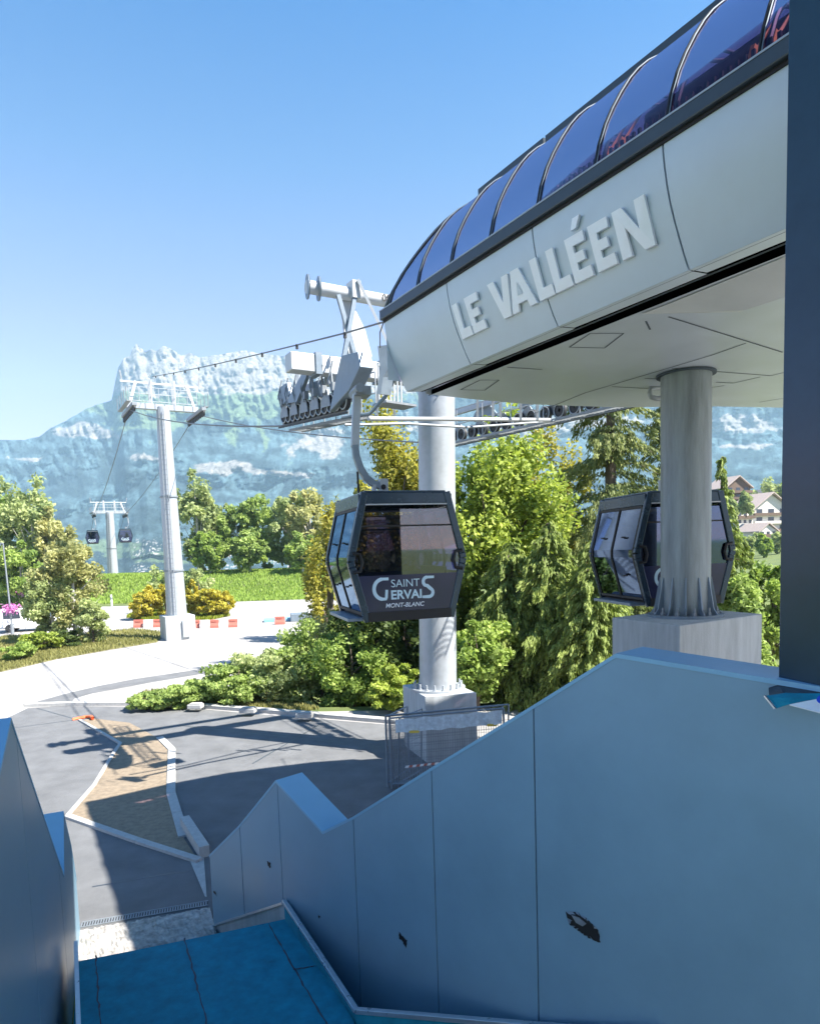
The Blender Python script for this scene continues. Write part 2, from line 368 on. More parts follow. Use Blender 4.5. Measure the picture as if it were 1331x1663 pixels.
# ================================================================== MOUNTAINS
def mountains():
    pxs = np.concatenate([np.linspace(-900, -60, 90), np.linspace(-58, 700, 480), np.linspace(704, 1400, 260), np.linspace(1410, 2300, 90)]); nq = 300
    sky_pts = [(-900, 742), (-500, 730), (-200, 722), (0, 719), (60, 719), (85, 714), (105, 700), (130, 689), (165, 669), (205, 656), (212, 630), (218, 608), (228, 592), (238, 588), (243, 577), (250, 569), (256, 576), (263, 581), (272, 577), (280, 582), (292, 572), (303, 577), (318, 587), (332, 584), (345, 590), (382, 586), (420, 580), (452, 586), (520, 594), (620, 606), (760, 616), (900, 610), (1050, 622), (1200, 605), (1330, 612), (1600, 640), (2300, 700)]
    sx, sy = zip(*sky_pts); top = np.interp(pxs, sx, sy) + 3.0 * (fbm(pxs / 14, pxs * 0, 3, 4) - 0.5) * (pxs > 190) + 2 * (fbm(pxs / 9, pxs * 0, 8, 3) - .5)
    horizon = 892 - 0.0333 * (pxs - 665)
    q = np.linspace(0, 1, nq)
    PXg, Q = np.meshgrid(pxs, q)
    yy = 1010 + (top[None, :] - 1010) * Q
    # distance: slopes, a cliff band half way, benches, then the high wall
    warp = 0.10 * (fbm(PXg / 150, Q * 3, 21, 4) - .5)
    qs = np.clip(Q + warp * (Q > .25) * (1 - Q) * 4 * .5, 0, 1)
    kx = [0, .30, .52, .60, .72, .78, .88, 1.0]; ky = [900, 1500, 2150, 2190, 2550, 2620, 2720, 2950]
    D = np.interp(qs, kx, ky)
    up_ = smooth01(.55, .75, Q)
    D = D + 140 * (fbm(PXg / 60 + yy / 140, yy / 55, 31, 6, True) - .5) * smooth01(0.12, .4, Q)
    D = D + 45 * (fbm(PXg / 14 + yy / 30, yy / 12, 37, 5) - .5) * smooth01(.1, .4, Q)
    D = D + 70 * (fbm(PXg / 13 - yy / 45, yy / 26, 41, 5, True) - .5) * up_
    k = (PXg - PX) / F
    up_px = (horizon[None, :] - yy) / F
    X = k * D; Z = H + up_px * D
    # ground cover, as masks: rock / forest / alpine meadow
    n1 = fbm(PXg / 60, yy / 26, 51, 5); n2 = fbm(PXg / 24, yy / 11, 57, 5); n3 = fbm(PXg / 5, yy / 4, 61, 4)
    WX = PXg + 60 * (fbm(PXg / 45, yy / 30, 71, 5) - .5); WY = yy + 26 * (fbm(PXg / 40, yy / 24, 73, 5) - .5)
    def blob(cx, cy, rx, ry): return np.exp(-(((WX - cx) / rx) ** 2 + ((WY - cy) / ry) ** 2))
    rock = 1.0 * smooth01(660, 630, WY) + sum(a * blob(*c) for a, *c in [(1.2, 175, 706, 50, 11), (.8, 130, 700, 30, 10), (1.3, 375, 764, 55, 12), (1.0, 255, 745, 40, 7), (1.1, 480, 771, 42, 6), (1.2, 525, 722, 46, 24), (.8, 60, 745, 40, 5), (1.1, 1205, 692, 70, 14), (1.0, 860, 700, 70, 18), (.9, 1215, 724, 45, 5), (.7, 1000, 690, 80, 18), (.8, 700, 690, 60, 16)])
    rock = rock + .8 * (n2 - .5) + .35 * (n3 - .5) - .48
    mead = .95 * blob(310, 672, 120, 18) + .8 * blob(420, 655, 80, 16) + .7 * blob(250, 692, 60, 9) + .8 * blob(200, 668, 70, 9) + .9 * blob(445, 715, 5, 26) + .8 * blob(400, 700, 14, 24) + .8 * blob(200, 888, 110, 10) + .8 * blob(260, 906, 90, 10) + .6 * blob(60, 905, 80, 9) + .5 * smooth01(690, 640, WY) + 1.1 * (n2 - .52) + .5 * (n3 - .5)
    rk = smooth01(-.02, .16, rock)[..., None]; md = smooth01(.30, .52, mead)[..., None]
    cr = np.array([.20, .188, .170]); cf = np.array([.052, .088, .100]); cm = np.array([.115, .165, .09]); crk = np.array([.30, .278, .250])  # forest tone cf has blue distance haze mixed into its colour
    dens = smooth01(.40, .60, .6 * n2 + .4 * n1)[..., None]
    base = cf * (0.55 + .8 * n3[..., None]) * (.55 + .95 * dens); base = base * (1 - md) + cm * (.8 + .4 * n3[..., None]) * md
    strata = .5 + .5 * np.sin(WY / 3.1 + 5 * n1)
    rc = (cr + (crk - cr) * (.55 * smooth01(.3, .7, n2) + .45 * strata)[..., None]); base = base * (1 - rk) + rc * rk
    # pale villages and clearings low in the valley
    vil = smooth01(.70, .78, vnoise(PXg / 2.2, yy / 1.6, 77)) * smooth01(868, 885, yy) * smooth01(.48, .62, n1)
    base = base * (1 - vil[..., None]) + np.array([.6, .56, .52]) * vil[..., None]
    b = MB(); nx = len(pxs)
    b.v = list(zip(X.ravel().tolist(), D.ravel().tolist(), Z.ravel().tolist()))
    b.f = [(j * nx + i, j * nx + i + 1, (j + 1) * nx + i + 1, (j + 1) * nx + i) for j in range(nq - 1) for i in range(nx - 1)]
    mt, t, bs = new_mat('mountain_cover'); a = t.nodes.new('ShaderNodeAttribute'); a.attribute_name = 'cover'
    tc = t.nodes.new('ShaderNodeTexCoord'); nz = t.nodes.new('ShaderNodeTexNoise'); nz.inputs['Scale'].default_value = 0.045; nz.inputs['Detail'].default_value = 10; nz.inputs['Roughness'].default_value = 0.72
    t.links.new(tc.outputs['Object'], nz.inputs['Vector']); bp = t.nodes.new('ShaderNodeBump'); bp.inputs['Strength'].default_value = 0.8; bp.inputs['Distance'].default_value = 22.0
    t.links.new(nz.outputs['Fac'], bp.inputs['Height']); t.links.new(bp.outputs[0], bs.inputs['Normal'])
    mr = t.nodes.new('ShaderNodeMapRange'); mr.inputs['From Min'].default_value = .3; mr.inputs['From Max'].default_value = .7; mr.inputs['To Min'].default_value = .55; mr.inputs['To Max'].default_value = 1.4
    mm = t.nodes.new('ShaderNodeMix'); mm.data_type = 'RGBA'; mm.blend_type = 'MULTIPLY'; mm.inputs[0].default_value = 1.0
    t.links.new(nz.outputs['Fac'], mr.inputs['Value']); t.links.new(a.outputs['Color'], mm.inputs[6]); t.links.new(mr.outputs[0], mm.inputs[7])
    t.links.new(mm.outputs[2], bs.inputs['Base Color']); bs.inputs['Roughness'].default_value = 0.95; bs.inputs['Specular IOR Level'].default_value = 0.1
    o = b.build('mountain', mt, kind='structure', smooth=True, sharp=180)
    at = o.data.color_attributes.new('cover', 'FLOAT_COLOR', 'POINT')
    arr = np.ones((base.shape[0] * base.shape[1], 4)); arr[:, :3] = base.reshape(-1, 3); at.data.foreach_set('color', arr.astype(np.float32).ravel())
mountains()

# ================================================================== THE STATION
U = V(.505, -.863, 0); U /= np.linalg.norm(U); VV = V(-U[1], U[0], 0); ZZ = V(0, 0, 1)
O0 = at_z(660, 636, 9.015); O0[2] = 0
def st(s, p, z): return O0 + U * s + VV * p + ZZ * z
station = thing('lift_station', 'silver gondola station canopy with dark glass roof and raised letters on its side', 'lift station', st(5, 4, 0))
SE = 15.0
fprof = [(0, 9.015), (-.09, 9.17), (-.171, 9.335), (-.25, 9.50), (-.315, 9.66), (-.37, 9.84), (-.409, 10.02), (-.43, 10.15), (-.4365, 10.25)]
def fp(z): return float(np.interp(z, [q[1] for q in fprof], [q[0] for q in fprof]))
def extr(prof, s0, s1, b=None):
    b = b or MB(); n = len(b.v); m_ = len(prof)
    for s in (s0, s1):
        for (p, z) in prof: b.v.append(tuple(st(s, p, z)))
    for i in range(m_ - 1): b.f.append((n + i, n + i + 1, n + m_ + i + 1, n + m_ + i))
    return b
joints = [0.0, 2.10, 4.18, 6.297, 8.45, 10.6, 12.8, SE]
for i in range(len(joints) - 1):
    s0, s1 = joints[i] + .012 * (i > 0), joints[i + 1] - .012
    b = extr(fprof + [(p + .06, z) for p, z in fprof[::-1]] + [fprof[0]], s0, s1)
    for s in (s0, s1):
        n = len(b.v); b.v += [tuple(st(s, p, z)) for p, z in fprof] + [tuple(st(s, p + .06, z)) for p, z in fprof[::-1]]; b.f.append(tuple(range(n, n + 2 * len(fprof))))
    b.build('fascia_panel', M['fascia'], station, smooth=True)
b = extr([(p + .075, z) for p, z in fprof], .02, SE); b.build('fascia_backing', M['seam'], station)
b = MB()   # lip beneath the fascia, cut at the same joints
for i in range(len(joints) - 1):
    s0, s1 = joints[i] + .012 * (i > 0), joints[i + 1] - .012
    b.quad(st(s0, 0, 9.013), st(s1, 0, 9.013), st(s1, .34, 9.035), st(s0, .30, 9.035))
b.build('lip', M['fascia'], station)
b = MB(); b.quad(st(0, .335, 9.034), st(SE, .335, 9.034), st(SE, .36, 9.33), st(0, .36, 9.33)); b.quad(st(0, .36, 9.33), st(SE, .36, 9.33), st(SE, .70, 9.30), st(0, .70, 9.30))
b.quad(st(-.3, .72, 9.30), st(SE, .72, 9.30), st(SE, .694, 9.058), st(-.3, .694, 9.058)); b.build('shadow_gap', M['gap_shade'], station)  # recess faces coloured black as painted shade
# dark edge trim
b = MB(); b.frame(st(-.03, -.52, 10.27), U * (SE), VV * .45, ZZ * .17); b.build('edge_trim', M['trim'], station, bevel=.015)
b = MB(); b.frame(st(-.02, -.528, 10.425), U * SE, VV * .01, ZZ * .02); b.build('trim_bead', M['galv'], station)
b = MB(); b.frame(st(0, -.46, 10.235), U * SE, VV * .4, ZZ * .034); b.build('trim_gap', M['black'], station)
# glazed roof with a raked-back nose
rp = [(-.44, 10.44), (-.37, 10.72), (-.27, 10.97), (-.15, 11.19), (.0, 11.42), (.15, 11.62), (.30, 11.78), (.48, 11.93), (.75, 12.10), (1.2, 12.30), (1.9, 12.52), (2.8, 12.68), (3.9, 12.74)]
W_ = 9.2
rp = rp + [(W_ - .88 - p, z) for p, z in rp[:-1][::-1]]
def rs0(z, p=0.0): return max(0.0, z - 10.44) * .78 + 0.02 + max(0.0, p - 4.5) * .36
nn = 16
def roof_mesh(dp=0.0, s_lo=None, s_hi=None, name='roof_glass', mat=None):
    b = MB(); m_ = len(rp)
    for j in range(nn + 1):
        for (p, z) in rp:
            s = rs0(z, p) + (SE - rs0(z, p)) * j / nn; b.v.append(tuple(st(s, p, z)))
    b.f = [(j * m_ + i, j * m_ + i + 1, (j + 1) * m_ + i + 1, (j + 1) * m_ + i) for j in range(nn) for i in range(m_ - 1)]
    b.f.append(tuple(range(m_)))
    return b.build(name, mat, station, smooth=True, sharp=30)
roof_mesh(mat=M['roofglass'])
crest = [q for q in rp if q[0] <= 4.0]
for k in range(14):
    sr = .17 + 1.03 * k
    pts = [(max(sr, rs0(z, p) + .02), p, z) for p, z in rp]
    b = MB(); nrm = []
    b.tube([st(s, p - .008, z + .008) for s, p, z in pts], .018, 6); rib = b.build('roof_rib', M['ribdark'], station, smooth=True)
    b = MB(); b.tube([st(s + .03, p - .012, z + .012) for s, p, z in pts], .007, 5); b.build('rib_bead', M['bluegalv'], rib, smooth=True)
b = MB(); b.tube([st(rs0(z, p) - .005, p, z) for p, z in rp], .03, 8); b.build('nose_edge', M['trim'], station, smooth=True)
# rail along the ridge side of the glass
b = MB()
for (s0, s1) in ((1.35, 3.05), (3.1, 6.6), (6.65, SE)):
    b.frame(st(s0, .80, 12.19), U * (s1 - s0), VV * .16, ZZ * .10)
b.build('roof_rail', M['trim'], station)
# inside: deck, arches and orange struts seen through the glass
b = MB(); b.frame(st(1.9, -.25, 10.42), U * (SE - 2.0), VV * (W_ - 1.0), ZZ * .04); b.build('inner_deck', M['deck'], station)
b = MB()
for k in range(14):
    sr = .17 + 1.03 * k
    b.tube([st(max(sr, rs0(z, p) + .1), p + .08, z - .1) for p, z in rp], .025, 6)
b.build('arch', M['trim'], station, smooth=True)
b = MB()
for s0, s1, z1 in ((2.6, 4.6, 11.5), (4.8, 8.2, 11.75), (8.4, 14.5, 11.6)): b.frame(st(s0, 1.0, 10.47), U * (s1 - s0), VV * 6.2, ZZ * (z1 - 10.47))
b.build('added_dark_box', M['deck'], station, bevel=.05)  # dark boxes added inside to stop sky showing through the glass
for s in (1.9, 3.35, 5.0, 6.95, 9.0):
    for d in (0, .22):
        b = MB(); a0 = st(s + d, -.02, 10.46); a1 = st(s + d + .05, .12, 10.95); a2 = st(s + d + .25, .75, 11.9)
        b.bar(a0, a1, .14, .05, U); b.bar(a1, a2, .03, .03); b.build('strut', M['orange'], station)
b = MB()
for k in range(150):
    b.frame(st(1.3 + k * .085, -.36, 10.47), U * .035, VV * .03, ZZ * .16)
b.build('vent_grille', M['trim'], station)
# soffit
zS = 9.06
far_edge = [(691, 640), (770, 648.5), (850, 656), (925, 659), (1000, 661.5), (1080, 661), (1155, 660), (1268, 662)]
sp = [st(-.2, .705, zS)] + [at_z(*p, zS) for p in far_edge] + [st(3.2, 10.6, zS), st(SE, 10.6, zS), st(SE, .705, zS)]
b = MB(); b.prism(sp, (0, 0, .12)); b.build('soffit', M['soffit'], station)
fe = [at_z(*p, zS) for p in far_edge]
b = MB()
for a, c in zip(fe[:-1], fe[1:]): 
    nrm = np.cross(c - a, ZZ); nrm /= np.linalg.norm(nrm); b.frame(a + V(0, 0, .125) - nrm * .0, c - a, -nrm * .3, V(0, 0, .22))
b.build('nose_edge_beam', M['trim'], station)
b = MB()
fb = [(s_, 11.0 - 0) for s_ in (0,)]
b.prism([st(1.6, W_ - 1.2, 9.2), st(1.6, W_ + 1.0, 9.2), st(1.6, W_ - .44, 10.4), st(1.6, W_ - 1.2, 10.4)], U * (SE - 1.6)); b.build('rear_fascia', M['fascia'], station)
b = MB()   # rounded nose wall above the soffit, under the glass
pl = [st(.0, -.40, 0)] + [e + (0, 0, 0) for e in fe[1:-2]]
for a, c in zip(pl[:-1], pl[1:]):
    b.quad((a[0], a[1], 9.2), (c[0], c[1], 9.2), (c[0], c[1], 10.42), (a[0], a[1], 10.42))
b.build('nose_panel', M['fascia'], station)
def seam(pix, w=.014, dz=-.004, z=zS, mat='seam', name='soffit_seam'):
    b = MB()
    for a, c in zip(pix[:-1], pix[1:]):
        A, C = at_z(*a, z), at_z(*c, z); d = (C - A); L = np.linalg.norm(d); d /= L; n = V(-d[1], d[0], 0) * w
        b.quad(A - n + (0, 0, dz), C - n + (0, 0, dz), C + n + (0, 0, dz), A + n + (0, 0, dz))
    return b.build(name, M[mat], station)
for hp in ([(924, 563.6), (957.7, 541), (1012, 541), (981, 565), (924, 563.6)], [(747.7, 632.6), (778.8, 617), (810, 617), (786.6, 633.6), (747.7, 632.6)]):
    seam(hp, .012, name='hatch_outline')
for sm in ([(1084.6, 514), (1269.8, 571.8)], [(850, 678), (950, 637.6), (1154.7, 576.6), (1210.5, 556.9)], [(1090, 597.5), (1250.6, 610), (1275, 604)], [(993, 627.6), (1071.7, 631.9)],
           [(1161.9, 620.4), (1190.5, 621.9), (1233.5, 611.9)], [(823, 596), (880, 600)], [(1046, 614), (1074, 615.5)], [(1232, 653), (1275, 646)], [(1148, 630), (1175, 626)], [(1048, 521), (1055, 535)]):
    seam(sm)
# pale folded sheet at the side of the soffit
zl = 8.86
Aq, Bq, Cq = at_z(1040, 510, zS - .01), at_z(1208, 504, zl), at_z(1276, 482, zl)
Dq, Eq = at_z(1082, 494.5, zS - .01), at_z(1276, 416, zS - .01)
b = MB(); b.quad(Aq, Bq, Dq); b.quad(Dq, Bq, Cq, Eq); b.quad(Bq, Aq, at_z(1200, 507, zS - .006)); b.quad(Cq, Bq, (Bq[0], Bq[1], zS - .006), (Cq[0], Cq[1], zS - .006))
b.build('folded_sheet', M['soffitlight'], station)
# raised letters
def letters():
    zb_, zt = 9.35, 9.85
    def pt(s, z, off): return st(s, fp(z) - off, z)
    G_ = []
    def poly(l): G_.append(l)
    def Lf(x0, x1, w=.135): poly([(x0, zb_), (x1, zb_), (x1, zb_ + .125), (x0 + w, zb_ + .125), (x0 + w, zt), (x0, zt)])
    def Ef(x0, x1, w=.125):
        poly([(x0, zb_), (x1, zb_), (x1, zb_ + .115), (x0 + w, zb_ + .115), (x0 + w, zb_ + .20), (x1 - .05, zb_ + .20), (x1 - .05, zb_ + .305), (x0 + w, zb_ + .305), (x0 + w, zt - .11), (x1, zt - .11), (x1, zt), (x0, zt)])
    Lf(2.215, 2.515); Ef(2.545, 2.87)
    poly([(3.145, zt), (3.29, zt), (3.385, zb_ + .19), (3.48, zt), (3.62, zt), (3.46, zb_), (3.295, zb_)])
    poly([(3.50, zb_), (3.64, zb_), (3.67, zb_ + .09), (3.86, zb_ + .09), (3.88, zb_), (4.025, zb_), (3.85, zt), (3.68, zt)])
    Lf(4.085, 4.385); Lf(4.41, 4.73); Ef(4.765, 5.085); Ef(5.165, 5.473)
    poly([(5.555, zb_), (5.70, zb_), (5.70, zb_ + .29), (5.885, zb_), (6.03, zb_), (6.03, zt), (5.885, zt), (5.885, zt - .29), (5.70, zt), (5.555, zt)])
    poly([(4.90, 9.91), (4.99, 9.91), (5.075, 10.03), (4.955, 10.03)])
    names = 0
    for l in G_:
        b = MB(); n = len(l)
        # subdivide along z so that each letter follows the bulge
        fr = [tuple(pt(s, z, .055)) for s, z in l]; bk = [tuple(pt(s, z, .018)) for s, z in l]
        b.v = fr + bk; b.f = [tuple(range(n))] + [(i, (i + 1) % n, n + (i + 1) % n, n + i) for i in range(n)]
        o = b.build('letter', M['letter'], station)
        bm_tri(o)
def bm_tri(o):
    import bmesh
    bm = bmesh.new(); bm.from_mesh(o.data); bmesh.ops.recalc_face_normals(bm, faces=bm.faces)
    bmesh.ops.triangulate(bm, faces=[f for f in bm.faces if len(f.verts) > 4]); bm.to_mesh(o.data); bm.free()
letters()
# A's counter hole reads as a small dark triangle
b = MB(); b.quad(*[st(s, fp(z) - .057, z) for s, z in ((3.715, 9.53), (3.82, 9.53), (3.765, 9.70))]); b.build('letter_counter', M['fascia'], station)
# pipe elbow beside the column head
b = MB(); q = at_z(1056, 628, zS); 
b.tube([q + V(.25, .05, -.02), q + V(.1, .02, -.02), q + V(0, 0, -.04), q + V(-.02, 0, -.12), q + V(0, 0, -.2), q + V(.12, .02, -.23), q + V(.3, .05, -.22)], .05, 10); b.build('pipe', M['galv'], station, smooth=True)

# round steel column under the station with its concrete footing
c0 = at_z(1112, 1000, 4.56); ct = V(c0[0], c0[1], 0)
colm = thing('station_column', 'stained round steel column on ribbed foot under the station soffit', 'column', (c0[0], c0[1], 4.56))
b = MB(); b.tube([ct + ZZ * 4.60, ct + ZZ * 9.055], .445, 48); b.build('shaft', M['column'], colm, smooth=True)
b = MB(); b.tube([ct + ZZ * 4.56, ct + ZZ * 4.61], .68, 40); b.build('base_plate', M['bluegalv'], colm, smooth=True)
b = MB(); b.tube([ct + ZZ * 9.02, ct + ZZ * 9.052], .52, 40); b.build('collar', M['seam'], colm, smooth=True)
for k in range(12):
    a = 2 * math.pi * (k + .3) / 12; e = V(math.cos(a), math.sin(a), 0); tt = V(-e[1], e[0], 0)
    b = MB(); b.prism([ct + e * .44 + ZZ * 4.61 - tt * .012, ct + e * .64 + ZZ * 4.61 - tt * .012, ct + e * .56 + ZZ * 4.72 - tt * .012, ct + e * .46 + ZZ * 5.30 - tt * .012, ct + e * .44 + ZZ * 5.30 - tt * .012], tt * .024); b.build('gusset', M['bluegalv'], colm)
    a = 2 * math.pi * (k + .8) / 12; e = V(math.cos(a), math.sin(a), 0)
    b = MB(); b.tube([ct + e * .56 + ZZ * 4.61, ct + e * .56 + ZZ * 4.66], .045, 6); b.tube([ct + e * .56 + ZZ * 4.66, ct + e * .56 + ZZ * 4.75], .022, 8); b.build('bolt', M['galvdk'], colm)
def footing(name, label, l, n, r, z, zb):
    A, B, C = at_z(*l, z), at_z(*n, z), at_z(*r, z); D = A + C - B
    b = MB(); b.prism([A, B, C, D], (0, 0, zb - z)); o = b.build(name, M['concrete'], bevel=.02); return tag(o, label, 'footing')
footing('concrete_footing', 'wide concrete block under the stained station column', (993, 1003), (1103, 1016), (1237, 997), 4.56, -3)
footing('concrete_footing', 'tall concrete block under the pale lift tower behind wire fence panels', (653.5, 1112), (689.6, 1131), (773.5, 1125), 1.9, -1)

# ================================================================== LIFT TOWERS AND ROPES
RD = V(-.512, .859, 0); RN = V(.859, .512, 0)     # rope direction (away) and across
def sheave_battery(name, label, c, span, n, inner, group, step=0.0, cover=True, rad=.23):
    """a train of sheaves along the rope; c = rope point at the tower, span=(t0,t1) along RD, inner = +1/-1 towards tower"""
    th = thing(name, label, 'roller battery', c, group=group)
    P = lambda t, a, z: V(*c) + RD * t + RN * (a * inner) + ZZ * (z + step * t)
    ts = np.linspace(span[0], span[1], n)
    for k, t in enumerate(ts):
        w = MB(); w.disc(P(t, 0, rad + .02), RN, rad, .10, 22, .05); o = w.build('sheave', M['rubber'], th, smooth=True)
        ri = MB()
        a_ = [P(t, 0, rad + .02) + RN * .055 * sgn for sgn in (-1, 1)]
        for q in a_:
            ri.tube([q + rad * .86 * (math.cos(x) * RD + math.sin(x) * ZZ) for x in np.linspace(0, 2 * math.pi, 21)], .018, 5, False)
        ri.build('flange', M['galv'], o, smooth=True)
    for k in range(0, n - 1, 2):      # rocker plates between pairs of sheaves
        m_ = MB(); t0, t1 = ts[k], ts[k + 1]; tm = (t0 + t1) / 2
        m_.prism([P(t0 - .08, -.10, rad - .05), P(t1 + .08, -.10, rad - .05), P(t1 + .05, -.10, rad + .10), P(tm + .12, -.10, .62), P(tm - .12, -.10, .62), P(t0 - .05, -.10, rad + .10)], RN * inner * .03); m_.build('rocker', M['galvdk'], th)
    for k in range(0, n - 3, 4):
        m_ = MB(); t0, t1 = (ts[k] + ts[k + 1]) / 2, (ts[k + 2] + ts[k + 3]) / 2; tm = (t0 + t1) / 2
        m_.prism([P(t0 - .1, .15, .55), P(t0 + .1, .15, .50), P(tm, .15, .66), P(t1 - .1, .15, .50), P(t1 + .1, .15, .55), P(tm + .22, .15, 1.0), P(tm - .22, .15, 1.0)], RN * inner * .06); m_.build('balance_arm', M['bluegalv'], th)
    m_ = MB(); m_.bar(P(span[0] + .3, .30, .95), P(span[1] - .3, .30, .95), .14, .18); m_.build('main_beam', M['galv'], th)
    m_ = MB()                          # catwalk under and beside the sheaves
    for a in (.22, .62):
        m_.bar(P(span[0] - .5, a, -.12), P(span[1] + .3, a, -.12), .03, .07)
    for t in np.arange(span[0] - .45, span[1] + .3, .11): m_.bar(P(t, .22, -.12), P(t, .62, -.12), .02, .03)
    m_.build('catwalk', M['galvdk'], th)
    m_ = MB()
    for t in np.linspace(span[0] - .4, span[1] + .2, 7):
        m_.tube([P(t, .64, -.1), P(t, .64, .95)], .016, 6)
    for z in (.45, .95): m_.tube([P(span[0] - .4, .64, z), P(span[1] + .2, .64, z)], .016, 6)
    m_.build('railing', M['galv'], th, smooth=True)
    m_ = MB(); m_.bar(P(span[0] - .4, -.14, -.07), P(span[1] + .2, -.14, -.07), .03, .05); m_.build('rope_catcher', M['rubber'], th)
    return th, P

# tower 08 next to the station nose
tb = at_z(711, 1118, 1.9); tt_ = at_y(708.5, 640, tb[1]); ax = (tt_ - tb) / np.linalg.norm(tt_ - tb)
t8 = thing('lift_tower', 'pale lift tower with white top arm, standing behind the lettered cabin', 'lift tower', tb)
top8 = tb + ax * 9.3
b = MB(); b.tube([tb + ax * .05, tb + ax * 4.2, tb + ax * 4.21, top8], [.545, .53, .53, .515], 48); b.build('shaft', M['galv'], t8, smooth=True)
b = MB(); b.tube([tb, tb + ZZ * .06], .80, 48); b.build('base_plate', M['galv'], t8, smooth=True)
for k in range(18):
    a = 2 * math.pi * k / 18; e = V(math.cos(a), math.sin(a), 0)
    b = MB(); b.tube([tb + e * .69 + ZZ * .06, tb + e * .69 + ZZ * .22], .03, 8); b.tube([tb + e * .69 + ZZ * .06, tb + e * .69 + ZZ * .10], .05, 6); b.build('bolt', M['galv'], t8)
b = MB(); q = tb + ax * 8.3 - V(.05, .5, 0); b.tube([q + V(-.1, 0, .1), q + V(.1, -.02, 0), q + V(0, -.02, -.12)], .02, 6); b.build('ladder_clip', M['bluegalv'], t8)
# crossbeam and lifting frame
K8 = 1.085
def cross(t, z, f=0.0): return V(tb[0], tb[1], 0) - RN * (t * K8) + RD * f + ZZ * (H + (z - H) * K8)
b = MB(); b.bar(cross(3.85, 10.39), cross(-3.9, 10.39), .42, .44); b.build('crossbeam', M['whitepaint'], t8, bevel=.02)
for t in (3.25, 2.35, 1.55):
    b = MB(); b.bar(cross(t, 10.39), cross(t - .16, 10.39), .5, .54); b.build('beam_collar', M['bluegalv'], t8)
b = MB(); b.bar(cross(2.1, 10.40, -.225), cross(1.85, 10.40, -.225), .03, .12); b.build('plate_label', M['black'], t8)
zA = 12.16
b = MB(); b.tube([cross(3.3, zA), cross(-3.3, zA)], .165, 24); b.build('top_arm', M['whitepaint'], t8, smooth=True)
for t in (3.28, 3.0):
    b = MB(); b.disc(cross(t, zA), V(.95, .31, 0), .30, .035, 24); b.build('arm_flange', M['bluegalv'], t8, smooth=True)
dpl = RD * -.05
b = MB(); b.bar(cross(2.55, zA - .1, -.1), cross(2.12, 10.55, -.1), .08, .11); b.build('brace', M['bluegalv'], t8); b = MB(); b.bar(cross(2.15, zA - .1, -.2), cross(2.52, 10.55, -.2), .08, .11); b.build('brace', M['bluegalv'], t8)
b = MB(); b.prism([cross(2.15, zA - .1, .05), cross(2.42, zA - .1, .05), cross(2.3, 10.55, .05), cross(1.72, 10.55, .05), cross(1.62, 10.8, .05), cross(1.78, 11.4, .05)], RD * .06); b.build('gusset_plate', M['whitepaint'], t8)
b = MB(); b.bar(cross(2.1, 12.42, -.3), cross(1.45, 10.7, -.75), .07, .07); b.box(cross(2.12, 12.22, -.08), (.24, .38, .44), RN, RD); b.build('stay', M['whitepaint'], t8)
vs, fs = text_mesh('08', .27, .004, .004)
b = MB(); tc_ = cross(1.27, zA - .08, -.172)
b.v = [tuple(tc_ + RN * x + ZZ * y - RD * z) for x, y, z in vs]; b.f = fs; b.build('number', M['black'], t8)
b = MB(); b.tube([cross(1.0, 12.1, -.25), cross(1.15, 11.95, -.3), cross(1.2, 11.6, -.35), cross(1.2, 11.2, -.35)], .015, 6); b.build('cable', M['rubber'], t8, smooth=True)

rope8 = cross(3.0, 9.42)
def _bz(px_, py_, t): q = cross(3.0, 0) + RD * t; return at_y(px_, py_, q[1])[2]
za_, zb_r = _bz(558, 672, -.6), _bz(466, 690, 2.7)
step8 = (zb_r - za_) / 3.3; rope8[2] = za_ + .6 * step8
bat1, P1 = sheave_battery('roller_battery', 'big grey roller battery with black wheels at the station entrance', rope8, (-1.25, 2.75), 12, 1, 'roller battery trains', step8, rad=.25)
b = MB(); b.prism([P1(-1.55, -.2, 1.25), P1(-2.4, -.2, 1.2), P1(-2.5, -.2, .85), P1(-1.9, -.2, .42), P1(-.75, -.2, .02), P1(-1.2, -.2, .75)], RN * .35); b.build('cover_plate', M['bluegalv'], bat1, bevel=.02)
b = MB(); b.prism([P1(.7, -.18, 1.3), P1(.45, -.18, 1.22), P1(1.4, -.18, .50), P1(2.2, -.18, .55), P1(1.8, -.18, .78)], RN * .10); b.build('arm_plate', M['bluegalv'], bat1)
b = MB(); b.prism([P1(2.75, -.15, 1.05), P1(2.1, -.15, 1.12), P1(1.95, -.15, .8), P1(2.45, -.15, .55), P1(2.95, -.15, .75)], RN * .12); b.build('arm_plate', M['bluegalv'], bat1)
for t in (-.9, -.3, .3, .9, 1.5, 2.1, 2.6):      # links, springs and cables of the suspension
    b = MB(); b.tube([P1(t, -.16, .45), P1(t + .12, -.2, .8), P1(t + .05, -.1, 1.25)], .022, 6); b.tube([P1(t - .2, .05, .35), P1(t - .12, .05, 1.2)], .03, 6); b.box(P1(t, -.12, .62), (.12, .16, .2), RN, RD); b.build('suspension_link', M['galvdk'], bat1, smooth=True)
for t in (.3, 1.3, 2.3):
    b = MB(); b.bar(P1(t, .25, .9), P1(t, .25, 1.6), .10, .10); b.build('hanger_link', M['galv'], bat1)
bat2, P2 = sheave_battery('roller_battery', 'roller battery and catwalk seen under the far edge of the soffit', cross(-3.0, 9.30), (-4.2, 3.6), 14, -1, 'roller battery trains', 0.02)
